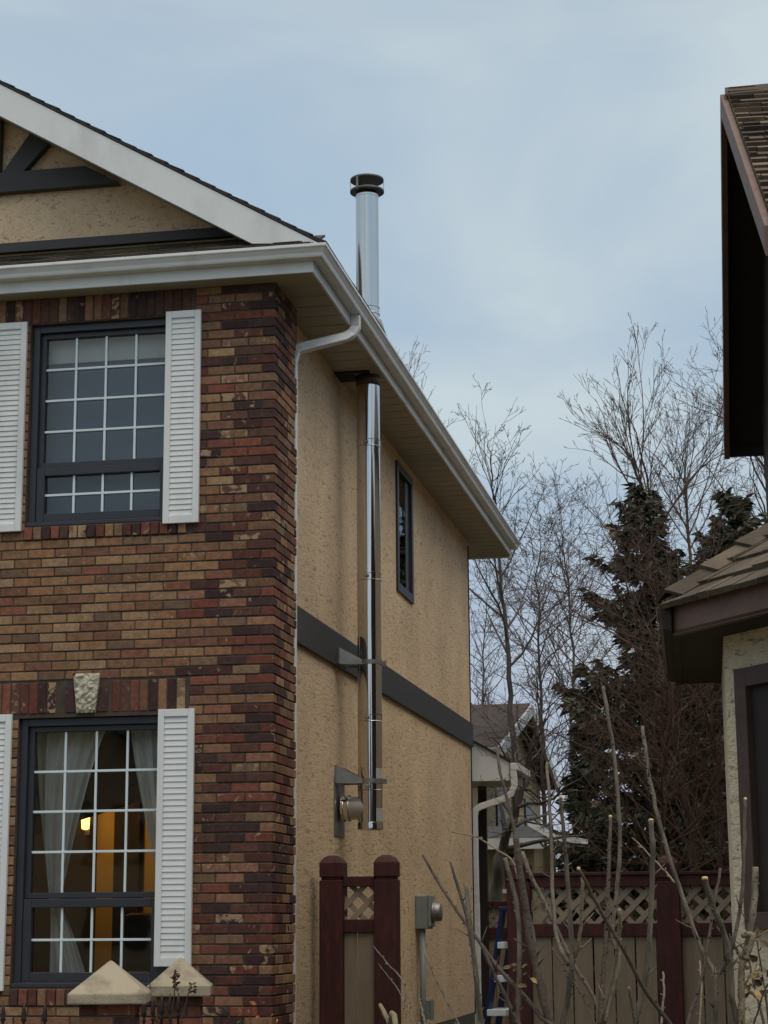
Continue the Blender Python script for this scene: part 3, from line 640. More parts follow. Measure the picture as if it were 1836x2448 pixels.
# ================================================================ electric meter
mt = PX(992,2141,WX); mb_ = PX(992,2221,WX)
met = thing('electric_meter', 'grey electric meter box with round glass dial and conduit on stucco wall', 'meter', (WX, mt.y, mb_.z))
m_ = MB(); m_.box(WX+.002, WX+.125, mt.y, mt.y+.30, mb_.z, mt.z); m_.box(WX+.125, WX+.145, mt.y-.006, mt.y+.306, mb_.z+.02, mt.z+.006); m_.build('box', M['metergrey'], met, .008)
m_ = MB(); m_.smooth = True; zc = (mt.z+mb_.z)/2+.0; m_.lathe((0, mt.y+.15, zc), [(.10,WX+.145),(.10,WX+.165),(.088,WX+.17),(.088,WX+.215),(.08,WX+.235),(.02,WX+.24)], 32, 'X'); m_.build('dial', M['steel_dull'], met)
m_ = MB(); m_.smooth = True; m_.tube([(WX+.06, mt.y+.06, mb_.z), (WX+.06, mt.y+.06, .3)], .03, 16); m_.build('conduit', M['metergrey'], met)
jb = PX(1022,2383,WX)
m_ = MB(); m_.box(WX+.002, WX+.09, mt.y+.30, mt.y+.45, jb.z-.20, jb.z-.02); m_.box(WX+.09, WX+.10, mt.y+.29, mt.y+.46, jb.z-.21, jb.z-.01); m_.build('junction_box', M['metergrey'], met, .006)

# ================================================================ fences
FZ = 14.5
def post(mb, x0, x1, y, ztop):
    w_ = x1-x0; z0 = ztop-.16
    mb.box(x0, x1, y, y+w_, 0, z0-.022)
    mb.box(x0+.012, x1-.012, y+.012, y+w_-.012, z0-.022, z0)
    c = .045
    def ring(k, z): return [(x0+k, y+k, z), (x1-k, y+k, z), (x1-k, y+w_-k, z), (x0+k, y+w_-k, z)]
    lv = [(0,z0),(0,ztop-.055),(.025,ztop-.018),(.055,ztop)]
    vs = [p for k, z in lv for p in ring(k, z)]
    mb.add(vs, [(3,2,1,0)]+[(i*4+k, i*4+(k+1)%4, i*4+4+(k+1)%4, i*4+4+k) for i in range(3) for k in range(4)]+[(12,13,14,15)])
def lattice(mb, x0, x1, y, z0, z1, pitch, sw_=.04, th=.008):
    conv = [(x0,z0),(x1,z0),(x1,z1),(x0,z1)]
    for sgn, yy in ((1, y), (-1, y+th+.001)):
        a = x0-(z1-z0)-pitch
        while a < x1+(z1-z0)+pitch:
            h = sw_/2*1.414
            if sgn == 1: pl_ = [(a-h, z0), (a+h, z0), (a+h+(z1-z0), z1), (a-h+(z1-z0), z1)]
            else: pl_ = [(a-h, z1), (a+h, z1), (a+h+(z1-z0), z0), (a-h+(z1-z0), z0)]
            q = clip_poly(pl_, conv)
            if len(q) >= 3: mb.prism([(p[0], yy, p[1]) for p in q], (0, th, 0))
            a += pitch
p1a, p1b = PY(763,2150,FZ).x, PY(819,2150,FZ).x; p2a, p2b = PY(893,2150,FZ).x, PY(947,2150,FZ).x
pt = PY(792,2045,FZ).z
zr = [PY(850,y_,FZ).z for y_ in (2095,2119,2198,2229)]
f1 = thing('fence_panel', 'narrow oxblood gate side panel with lattice window against the stucco wall', 'fence', ((p1a+p2b)/2, FZ, 0))
for (a, b) in ((p1a,p1b),(p2a,p2b)):
    m_ = MB(); post(m_, a, b, FZ, pt); m_.build('post', M['fencered'], f1, .006)
for (a, b) in ((zr[1],zr[0]),(zr[3],zr[2])):
    m_ = MB(); m_.box(p1b-.003, p2a+.003, FZ+.03, FZ+.12, a, b); m_.build('rail', M['fencered'], f1, .005)
m_ = MB(); lattice(m_, p1b, p2a, FZ+.07, zr[2], zr[1], .15); m_.build('lattice', M['lattice'], f1)
m_ = MB(); xm = (p1b+p2a)/2-.02; m_.box(p1b, xm-.003, FZ+.06, FZ+.08, .1, zr[3]); m_.box(xm+.003, p2a, FZ+.061, FZ+.081, .1, zr[3]); m_.build('board', M['fencebeige'], f1, .002)
f2 = thing('lattice_fence', 'long oxblood fence with beige lattice strip and boards between the two houses', 'fence', (-.5, FZ, 0))
q = [(PY(1212,2200,FZ).x, PY(1268,2200,FZ).x), (PY(1571,2200,FZ).x, PY(1627,2200,FZ).x), (.42, .585)]
pt2 = PY(1600,2045,FZ).z
for (a, b) in q: m_ = MB(); post(m_, a, b, FZ, pt2); m_.build('post', M['fencered'], f2, .006)
zl = [PY(1420,y_,FZ).z for y_ in (2093,2120,2208,2239)]
for (a, b) in ((q[0][1], q[1][0]), (q[1][1], q[2][0])):
    m_ = MB(); m_.box(a-.003, b+.003, FZ+.03, FZ+.12, zl[1], zl[0]); m_.box(a-.01, b+.01, FZ+.01, FZ+.14, zl[0], zl[0]+.025); m_.build('rail', M['fencered'], f2, .004)
    m_ = MB(); m_.box(a-.003, b+.003, FZ+.03, FZ+.12, zl[3], zl[2]); m_.build('rail', M['fencered'], f2, .004)
    m_ = MB(); lattice(m_, a, b, FZ+.07, zl[2], zl[1], .148); m_.build('lattice', M['lattice'], f2)
    m_ = MB(); x = a; i = 0
    while x < b:
        x2 = min(x+.152, b); m_.box(x, x2-.008-(i*7 % 5)*.0012, FZ+.055+(i % 2)*.002, FZ+.075, .06, zl[3]); x += .152; i += 1
    m_.build('board', M['fencebeige'], f2, .002)
f3y = 24.0
f3 = thing('lattice_fence', 'farther oxblood lattice fence seen past the downspout behind the stepladder', 'fence', (-3, f3y, 0))
xa, xb = PY(1100,2180,f3y).x, PY(1215,2180,f3y).x
zz_ = [PY(1170,y_,f3y).z for y_ in (2155,2173,2218,2245)]
m_ = MB(); m_.box(xa, xb, f3y, f3y+.09, zz_[1], zz_[0]); m_.build('rail', M['fencered'], f3, .004); m_ = MB(); m_.box(xa, xb, f3y, f3y+.09, zz_[3], zz_[2]); m_.build('rail', M['fencered'], f3, .004)
m_ = MB(); lattice(m_, xa, xb, f3y+.04, zz_[2], zz_[1], .115); m_.build('lattice', M['lattice'], f3)
m_ = MB(); x = xa
while x < xb: m_.box(x, x+.135, f3y+.03, f3y+.05, 0, zz_[3]); x += .143
m_.build('board', M['fencebeige'], f3)
m_ = MB(); post(m_, xb-.01, xb+.13, f3y-.02, PY(1220,2135,f3y).z); m_.build('post', M['fencered'], f3)

# ================================================================ step ladder
LYd = 15.6
lad = thing('step_ladder', 'blue stepladder with white treads standing by the fence opening', 'ladder', (PY(1190,2300,LYd).x, LYd, 0))
top = PY(1203,2175,LYd); bot = PY(1164,2448,LYd); dirv = (bot-top).normalized(); L_ = (top.z-0)/(-dirv.z); foot = top+dirv*L_
back = Vector((0,1,0)); off = Vector((.045,.36,0))
for k_ in (0, 1):
    m_ = MB(); m_.obox((top+foot)/2+off*k_, dirv, (.35,.94,0), Vector((.35,.94,0)).cross(dirv), L_, .07, .028); m_.build('rail', M['blue'], lad, .005)
for k_ in (0, 1):
    m_ = MB(); a = top+off*k_+Vector((.05,.02,-.05)); b = Vector((top.x+.62, LYd+.35, 0))+off*k_*.6; m_.tube([a, b], .016, 8); m_.build('rear_leg', M['blue'], lad)
for (px, py, wpx) in ((1198,2260,17), (1194,2340,24), (1188,2421,46)):
    t_ = (PY(px,py,LYd).z-top.z)/dirv.z; c = top+dirv*t_+off*.5
    wd = wpx/4648.5*LYd
    c = PY(px,py,LYd-.05); m_ = MB(); m_.obox(c+Vector((.02,.16,0)), (1,0,0), (.125,1,0), (0,0,1), wd, .34, .05); m_.build('tread', M['steprung'], lad, .004)
m_ = MB(); m_.obox(top+off*.5+Vector((.02,0,.01)), off.normalized(), Vector((-off.y,off.x,0)).normalized(), (0,0,1), .44, .10, .03); m_.build('top_cap', M['blue'], lad, .006)

# ================================================================ brick pillars with stone caps
def pillar(l, r, capy0, capy1, apex, Y, label):
    a = PY(l, capy0, Y); b = PY(r, capy0, Y); z1 = PY((l+r)/2, capy0, Y).z; z0 = PY((l+r)/2, capy1, Y).z; w_ = (b.x-a.x)*.80; zt = PY((l+r)/2, apex, Y+w_/2).z
    cx = (a.x+b.x)/2
    ob = thing('brick_pillar', label, 'pillar', (cx, Y+w_/2, 0), 'stone capped brick pillars')
    rot_ = math.radians(14); cs, sn_ = math.cos(rot_), math.sin(rot_)
    R_ = lambda x, y, z: (cx+x*cs-y*sn_, Y+w_/2+x*sn_+y*cs, z)
    h = w_/2
    m_ = MB(); m_.add([R_(-h,-h,z0),R_(h,-h,z0),R_(h,h,z0),R_(-h,h,z0),R_(-h,-h,z1),R_(h,-h,z1),R_(h,h,z1),R_(-h,h,z1),R_(0,0,zt)],
        [(3,2,1,0),(0,1,5,4),(1,2,6,5),(2,3,7,6),(3,0,4,7),(4,5,8),(5,6,8),(6,7,8),(7,4,8)]); m_.build('cap', M['stone'], ob, .008)
    m_ = MB(); rg = random.Random(int(l)); hb_ = h-.06
    zc = z0; k = 0
    while zc > 0:
        zb = zc-PIT+JT
        for face in range(4):
            t = -hb_ + (0 if k % 2 else -.0)
            first = (.19 if (k+face) % 2 else .095)
            while t < hb_-.01:
                t2 = min(t+first, hb_); first = .19
                c = rg.choice(QUOIN[3:]+FIELD[4:9]); kq = BK*rg.uniform(.8,1.1); m_.cur = (c[0]*kq, c[1]*kq, c[2]*kq, rg.choice([0,0,.2]))
                e = JT/2
                p = [(t+e,-hb_),(t2-e,-hb_),(t2-e,-hb_+.06),(t+e,-hb_+.06)]
                for _ in range(face): p = [(-y_, x_) for x_, y_ in p]
                m_.prism([R_(x_, y_, max(zb,0)) for x_, y_ in p], (0,0,zc-max(zb,0)-.001)); t = t2
        zc -= PIT; k += 1
    sh_ = m_.build('shaft', M['brick'], ob, .003, 1)
    m_ = MB(); hm = hb_-.006; m_.add([R_(-hm,-hm,0),R_(hm,-hm,0),R_(hm,hm,0),R_(-hm,hm,0),R_(-hm,-hm,z0-.001),R_(hm,-hm,z0-.001),R_(hm,hm,z0-.001),R_(-hm,hm,z0-.001)], [(0,1,5,4),(1,2,6,5),(2,3,7,6),(3,0,4,7)]); m_.build('mortar_joint', M['mortar'], sh_)
    return cx
pillar(121, 346, 2376, 2402, 2294, 10.4, 'nearer and larger stone capped brick pillar below the lower window')
pillar(317, 501, 2358, 2383, 2287, 12.0, 'smaller stone capped brick pillar further back beside the brick corner')

def picket_fence(p, q, ztip, n, label):
    o = thing('iron_fence', label, 'fence', ((p[0]+q[0])/2, (p[1]+q[1])/2, 0), 'spear topped iron railings')
    P0, P1 = Vector((p[0],p[1],0)), Vector((q[0],q[1],0))
    for i in range(n):
        c = P0+(P1-P0)*(i/max(1,n-1)); m_ = MB(); m_.smooth = True; z = ztip
        m_.lathe((c.x,c.y,0), [(.007,0),(.007,z-.15),(.014,z-.145),(.008,z-.13),(.008,z-.115),(.017,z-.105),(.013,z-.09),(.016,z-.075),(.01,z-.04),(.002,z)], 8); m_.build('picket', M['iron'], o)
    d = (P1-P0).normalized()
    for z in (ztip-.2, .2): m_ = MB(); m_.obox((P0+P1)/2+Vector((0,0,z)), d, d.cross(Vector((0,0,1))), (0,0,1), (P1-P0).length+.1, .03, .012); m_.build('rail', M['iron'], o)
a = PY(-90,2400,10.75); b = PY(108,2400,10.65); picket_fence((a.x,10.75), (b.x,10.65), PY(57,2393,10.7).z, 5, 'iron railing with spear tips left of the nearer brick pillar')
a = PY(336,2400,11.2); b = PY(415,2400,11.8); picket_fence((a.x,11.1), (b.x,11.9), PY(375,2378,11.5).z, 6, 'iron railing with spear tips between the two brick pillars')

# ---- autumn shrub and dry stalks at the foot of the brick
rg = random.Random(21)
sb_ = thing('autumn_shrub', 'small shrub with orange and brown leaves at the foot of the brick corner', 'shrub', (-3.5, 12.6, 0))
m_ = MB()
LC = [lin(150,80,40), lin(120,60,34), lin(96,52,30), lin(170,110,60), lin(84,80,40), lin(110,90,56), lin(70,44,30)]
stems = []
for i in range(46):
    bx, by = rg.uniform(-3.95,-3.3), rg.uniform(12.45,12.8); hgt_ = rg.uniform(.75,1.13)
    tip = Vector((bx+rg.uniform(-.15,.15), by+rg.uniform(-.12,.1), hgt_)); stems.append((Vector((bx,by,0)), tip)); mid = (Vector((bx,by,0))+tip)/2+Vector((rg.uniform(-.05,.05),rg.uniform(-.05,.05),0))
    m_.tube([(bx,by,0), mid, tip], [.005,.004,.002], 4)
m_.build('stem', M['cane_dark'], sb_)
def leaf(mb, p, size, rg, cols, k=1.3):
    a = Vector((rg.uniform(-1,1), rg.uniform(-1,1), rg.uniform(-.7,.7))).normalized(); b = a.orthogonal().normalized(); n = a.cross(b)
    c = rg.choice(cols); k_ = k*rg.uniform(.7,1.2); mb.cur = (c[0]*k_, c[1]*k_, c[2]*k_, 0)
    p = Vector(p); s = size
    mb.add([p, p+a*s*.35+b*s*.27+n*s*.08, p+a*s*.75+b*s*.2+n*s*.12, p+a*s, p+a*s*.75-b*s*.2+n*s*.12, p+a*s*.35-b*s*.27+n*s*.08, p+a*s*.5-n*s*.03], [(0,6,1),(1,6,2),(2,6,3),(3,6,4),(4,6,5),(5,6,0)])
m_ = MB()
for i in range(420):
    s, t = rg.choice(stems); u = rg.uniform(.6,1); p = s+(t-s)*u+Vector((rg.gauss(0,.04),rg.gauss(0,.04),rg.gauss(0,.03))); leaf(m_, p, rg.uniform(.03,.055), rg, LC)
m_.build('foliage', M['deadleaf'], sb_)
dsk = thing('dry_stalk', 'dry brown weed stalk with seed heads in front of the farther pillar cap', 'plant', (-3.45, 11.6, 0))
for (pts_) in ([(352,2322),(358,2350),(362,2385),(366,2448)], [(420,2325),(419,2350),(416,2385),(405,2448)], [(460,2350),(452,2370),(444,2400),(430,2448)]):
    P_ = [PY(x,y,11.6) for x,y in pts_]; P_.append(Vector((P_[-1].x,11.6,0))); m_ = MB(); m_.tube(P_, [.002,.0035,.0035,.004,.006], 5); m_.build('stem', M['cane_dark'], dsk)
for (cx_, sd__, ya_, yb__, nn_) in ((418,4,2322,2362,30), (460,3,2352,2372,14)):
    m_ = MB()
    for i in range(nn_): leaf(m_, PY(rg.gauss(cx_,sd__), rg.uniform(ya_,yb__), 11.6), .03, rg, [lin(70,54,40), lin(90,72,50)])
    m_.build('seed_head', M['deadleaf'], dsk)

# ================================================================ house on the right
rh = thing('cream_house', 'cream stucco house with brown shake roofs and a low bay at right edge', 'house', (2, 10, 0))
zc_ = lambda v: H+v
Pk = Vector((-.012, 11.8, H+5.19)); Fe = Vector((-.114, 14.3, H+3.535)); Ne = Vector((.185, 9.32, H+3.39))
along = Vector((1, .058, 0)).normalized()
WD = 7.0
rfm = MB(); tk = Vector((0,0,.05))
rfm.prism([Pk, Fe, Fe+along*WD, Pk+along*WD], -tk); rfm.prism([Pk, Ne, Ne+along*WD, Pk+along*WD], -tk)
roofR = rfm.build('roof', M['darkbrown'], rh)
rnd = random.Random(11)
CED = [lin(96,84,70), lin(84,72,60), lin(108,94,78), lin(74,62,54), lin(92,76,62), lin(66,56,48)]
vN = (Pk-Ne).normalized(); nN = along.cross(vN).normalized()
sh = MB(); shingles(sh, Ne.copy(), along, vN, nN, [(0,-.04),(WD,-.04),(WD,(Pk-Ne).length),(0,(Pk-Ne).length)], .125, (.09,.22), .030, CED, rnd, 1.1, .007, .018)
rowl = sh.build('shake_course', M['shake'], roofR)
sh = MB(); vF = (Pk-Fe).normalized(); nF = vF.cross(along).normalized(); shingles(sh, Fe.copy(), along, vF, nF, [(0,-.04),(.6,-.04),(.6,(Pk-Fe).length),(0,(Pk-Fe).length)], .2, (.12,.22), .02, CED, rnd, 1.0, .006, .012); sh.build('shake_course', M['shake'], roofR)
rc_ = MB(); rc_.cur = CED[3]+(0,)
x = -.01
while x < WD:
    o_ = Pk+along*x; rc_.prism([o_+Vector((0,-.15,-.075)), o_+Vector((0,0,.035)), o_+Vector((0,.15,-.075)), o_+Vector((0,.15,-.09)), o_+Vector((0,0,.012)), o_+Vector((0,-.15,-.09))], along*.31+Vector((0,0,.012))); x += .26
rc_.build('ridge_cap', M['shake'], roofR)
def rakeb(A, B, mat, dz=.17, th=.04, name='rake_board', push=-.041):
    m_ = MB(); d_ = along*push; m_.prism([A+d_, B+d_, B+d_-Vector((0,0,dz)), A+d_-Vector((0,0,dz))], along*th); m_.build(name, mat, rh, .003)
rakeb(Pk-Vector((0,0,.01)), Ne-Vector((0,0,.01)), M['brown'], .16); rakeb(Pk-Vector((0,0,.01)), Fe-Vector((0,0,.01)), M['brown'], .15)
m_ = MB(); m_.prism([Fe+Vector((-.03,.02,-.14)), Fe+Vector((-.03,.02,.03)), Fe+Vector((-.03,.14,.03)), Fe+Vector((-.03,.11,-.08))], along*WD); m_.build('gutter', M['darkbrown'], rh, .006)
# gable wall and body
m_ = MB()
wo = .235
gp = [Pk+along*wo-Vector((0,0,.06)), Fe+along*wo+(Pk-Fe).normalized()*.35-Vector((0,0,.06)), Ne+along*wo+(Pk-Ne).normalized()*.35-Vector((0,0,.06))]
gpoly = [gp[0], gp[1], Vector((gp[1].x, gp[1].y, 0)), Vector((gp[2].x, gp[2].y, 0)), gp[2]]
m_.prism(gpoly, along*(WD-.4)); m_.build('gable_wall', M['darkbrown'], rh)
m_ = MB(); m_.box(.5, 6, 14.3, 25, 0, 6.4); m_.build('rear_wing_wall', M['stucco_cream'], rh); m_ = MB(); m_.prism([(.25,13.9,6.3),(6,13.9,8.6),(6,13.9,8.7),(.25,13.9,6.4)], (0,11.5,0)); m_.build('rear_wing_roof', M['darkbrown'], rh)
# bay: plan corners, wall, eave, roof
E1, E0, E2, E3 = Vector((-.352, 8.74, 0)), Vector((-.295, 7.2, 0)), Vector((.47, 6.14, 0)), Vector((3.2, 6.2, 0))
C1, C0, C2, C3 = Vector((-.148, 8.62, 0)), Vector((-.112, 7.3, 0)), Vector((.62, 6.30, 0)), Vector((3.2, 6.36, 0))
zf0, zf1 = 2.642, 2.752
Bk = Vector((3.2, 8.7, 0))
m_ = MB(); m_.prism([C0, C2, C3, Bk, C1], (0,0,zf1-.01)); m_.build('bay_wall', M['stucco_cream'], rh)
m_ = MB(); up = Vector((0,0,zf0+.004)); m_.prism([E0+up, E2+up, E3+up, Bk+Vector((0,.04,0))+up, E1+up], (0,0,.012)); m_.build('bay_soffit', M['darkbrown'], rh)
def fasc(A, B, mat, nm, th=.03):
    m_ = MB(); d = (B-A).normalized(); n_ = Vector((-d.y, d.x, 0)); 
    if n_.dot(Vector((1,8,0))-A) < 0: n_ = -n_
    m_.prism([A+Vector((0,0,zf0)), B+Vector((0,0,zf0)), B+Vector((0,0,zf1)), A+Vector((0,0,zf1))], n_*th); m_.build(nm, mat, rh, .003)
fasc(E0, E2, M['brown'], 'bay_fascia'); fasc(E2+Vector((.001,0,0)), E3, M['brown'], 'bay_fascia'); fasc(E1, E0+Vector((-.001,.002,0)), M['darkbrown'], 'bay_fascia')
# gutter along the bay's outer side
d_ = (E0-E1).normalized(); n_ = Vector((-1,-.03,0))
m_ = MB(); m_.prism([E1+Vector((0,0,zf1-.10)), E1+Vector((-.035,0,zf1-.09)), E1+Vector((-.045,0,zf1+.005)), E1+Vector((0,0,zf1+.005))], (E0-E1)+d_*.03); m_.build('bay_gutter', M['darkbrown'], rh, .004)
Ap = Vector((1.0, 8.25, zf1+1.05)); zt_ = Vector((0,0,zf1+.012))
over = .05
BAYC = [lin(82,71,59), lin(76,66,55), lin(88,77,64), lin(71,61,51), lin(80,69,58)]
def bayslope(A, B, T, row, nm):
    A = A+zt_; B = B+zt_; u = (B-A).normalized(); v = (T-A)-u*(T-A).dot(u); hgt = v.length; v.normalize(); n_ = u.cross(v)
    if n_.z < 0: n_ = -n_
    tu = (T-A).dot(u); Lb = (B-A).length
    dk_ = MB(); dk_.prism([A, B, T], -n_*.012); base = dk_.build('bay_roof', M['darkbrown'], rh)
    s_ = MB(); shingles(s_, A, u, v, n_, [(0,-over),(Lb,-over),(Lb,0),(tu+.001,hgt),(tu-.001,hgt),(0,0)], row, (.07,.16), .022, BAYC, rnd, 1.1, .006, .012); s_.build('shake_course', M['shake'], base)
bayslope(E0, E2, Ap, .19, ''); bayslope(E1, E0, Ap, .19, ''); bayslope(E2, E3, Ap+Vector((1.2,0,0)), .19, '')
hp = MB(); A_ = E0+zt_; dd = (Ap-A_); Lh = dd.length; dd.normalize(); s0 = 0; sid = dd.cross(Vector((0,0,1))).normalized(); upn = sid.cross(dd); i = 0
while s0 < Lh:
    kq_ = rnd.uniform(.9,1.2); hp.cur = tuple(c_*kq_ for c_ in rnd.choice(BAYC))+(0,)
    c0 = A_+dd*s0+upn*(.045); c1 = A_+dd*(s0+.30)+upn*(.022)
    for sg in (-1, 1):
        e = sid*sg*.085-upn*.035
        hp.prism([c0, c0+e, c1+e, c1], upn*.014)
    s0 += .2
hp.build('hip_cap', M['shake'], rh)
# brown framed window on the angled face
du = (C2-C0).normalized(); nn = Vector((du.y, -du.x, 0)); 
if nn.dot(Vector((-1,-1,0))) < 0: nn = -nn
def on_face(x, y):
    d = ray(x, y); t = (C0.dot(nn)-0)/d.dot(nn); v = d*t; v.z += H; return v
wl = on_face(1771,1602); wb = on_face(1800,2222)
m_ = MB(); uu = (wl-C0).dot(du); zt2, zb2 = wl.z, wb.z
def fbox(mb, u0, u1, z0, z1, d0, d1): mb.prism([C0+du*u0+nn*d0+Vector((0,0,z0)), C0+du*u1+nn*d0+Vector((0,0,z0)), C0+du*u1+nn*d0+Vector((0,0,z1)), C0+du*u0+nn*d0+Vector((0,0,z1))], nn*(d1-d0))
fbox(m_, uu, uu+.07, zb2, zt2, .002, .035); fbox(m_, uu+.07, uu+.7, zt2-.07, zt2, .002, .035); fbox(m_, uu+.07, uu+.7, zb2, zb2+.06, .002, .05); fbox(m_, uu+.7, uu+.77, zb2, zt2, .002, .035)
wnR = m_.build('bay_window', M['brown_dark'], rh, .003)
m_ = MB(); fbox(m_, uu+.0705, uu+.6995, zb2+.0605, zt2-.0705, .003, .010); m_.build('window_screen', M['darkbrown'], wnR)

# ================================================================ houses beyond
bh = thing('far_house', 'cream gabled house with brown roof behind the bare trees', 'house', (-6, 33, 0))
fy1 = 33.0; fe = PY(1190,1798,fy1); fa_ = PY(1275,1693,fy1+4.9); dz_ = fa_.z-fe.z
xe = fe.x; ap = Vector((xe, fy1+4.9, fa_.z)); fe2 = Vector((xe, fy1+9.8, fe.z))
m_ = MB(); m_.prism([(xe-.35,fy1+.3,0),(xe-.35,fy1+9.5,0),(xe-.35,fy1+9.5,fe.z),(xe-.35,fy1+4.9,fa_.z-.1),(xe-.35,fy1+.3,fe.z)], (-9,0,0)); m_.build('wall', M['cream'], bh)
m_ = MB(); m_.prism([(xe,fy1,fe.z),(xe,fy1+4.9,fa_.z),(xe,fy1+4.9,fa_.z+.1),(xe,fy1,fe.z+.1)], (-10,0,0)); m_.prism([(xe,fy1+9.8,fe.z),(xe,fy1+4.9,fa_.z),(xe,fy1+4.9,fa_.z+.1),(xe,fy1+9.8,fe.z+.1)], (-10,0,0)); m_.build('roof', M['roofbrown'], bh)
m_ = MB(); m_.prism([(xe+.001,fy1-.02,fe.z-.12),(xe+.001,fy1+4.9,fa_.z-.14),(xe+.001,fy1+4.9,fa_.z+.07),(xe+.001,fy1-.02,fe.z+.09)], (.06,0,0)); m_.prism([(xe+.001,fy1+9.82,fe.z-.12),(xe+.001,fy1+4.9,fa_.z-.14),(xe+.001,fy1+4.9,fa_.z+.07),(xe+.001,fy1+9.82,fe.z+.09)], (.06,0,0)); m_.box(xe-10, xe, fy1-.1, fy1-.001, fe.z-.1, fe.z+.08); m_.build('bargeboard', M['plate'], bh)
for (yy_, z0, z1) in ((fy1+2.2, 3.0, 4.1), (fy1+6.5, 3.0, 4.1)):
    m_ = MB(); m_.box(xe-.349, xe-.31, yy_, yy_+1.1, z0, z1); m_.build('window', M['frame'], bh)
sy = 28.0
sh_ = thing('garden_shed', 'low cream outbuilding with grey roof and pale eaves below far house', 'shed', (-4, sy, 0))
l0 = PY(1150,2022,sy); r0 = PY(1296,2026,sy); tt_ = PY(1200,1985,sy+1.6)
m_ = MB(); m_.box(l0.x, r0.x-.12, sy, sy+3, 0, l0.z); m_.build('wall', M['cream'], sh_)
m_ = MB(); m_.prism([(l0.x-.3,sy-.2,l0.z+.02),(l0.x-.3,sy+1.6,tt_.z),(l0.x-.3,sy+1.6,tt_.z+.06),(l0.x-.3,sy-.2,l0.z+.08)], (r0.x-l0.x+.3,0,0)); m_.build('roof', M['roofgrey'], sh_)
m_ = MB(); m_.box(l0.x-.3, r0.x+.05, sy-.25, sy-.205, l0.z-.06, l0.z+.09)
e0, e1 = PY(1262,1974,sy-.1), PY(1325,2010,sy-.1); m_.prism([e0, e1, e1+Vector((0,0,.10)), e0+Vector((0,0,.12))], (0,.06,0)); e2 = PY(1405,2018,sy-.1); m_.prism([e1, e2, e2+Vector((0,0,.07)), e1+Vector((0,0,.09))], (0,.06,0)); m_.build('eave_board', M['white'], sh_)
wq = PY(1207,2042,sy-.02); wr_ = PY(1250,2125,sy-.02); m_ = MB(); m_.box(wq.x, wr_.x, sy-.03, sy-.001, wr_.z, wq.z); wd_ = m_.build('window', M['roomdark'], sh_)
m_ = MB(); m_.box(wq.x-.04, wr_.x+.04, sy-.06, sy-.001, wr_.z-.06, wr_.z); m_.build('sill', M['white'], wd_)

# houses across the street, behind the camera: what the panes and the pipe mirror
def street_house(x0, x1, label, wallmat):
    o = thing('street_house', label, 'house', ((x0+x1)/2, -27, 0)); xm = (x0+x1)/2
    m_ = MB(); m_.prism([(x0,-24,0),(x1,-24,0),(x1,-24,5.4),(xm,-24,9),(x0,-24,5.4)], (0,-9,0)); m_.build('wall', M[wallmat], o)
    m_ = MB()
    for a, b in ((x0-.5,1),(x1+.5,-1)): m_.prism([(a,-23.5,5.1),(xm,-23.5,9.05),(xm,-23.5,9.25),(a,-23.5,5.3)], (0,-10,0))
    m_.build('roof', M['roofgrey'], o)
    for wx, wz in ((x0+1.2,1),(x1-2.7,1),(x0+1.2,3.4),(x1-2.7,3.4)): m_ = MB(); m_.box(wx, wx+1.5, -23.99, -23.94, wz, wz+1.3); m_.build('window', M['frame'], o)
    m_ = MB(); m_.box(xm-.5, xm+.5, -23.99, -23.93, 0, 2.1); m_.build('door', M['brown'], o)
street_house(-26, -15, 'brown gabled house across the street left of the camera', 'stucco')
street_house(-11, -1, 'cream gabled house across the street straight behind the camera', 'cream')
street_house(4, 15, 'dark brown house across the street right of the camera', 'brown')
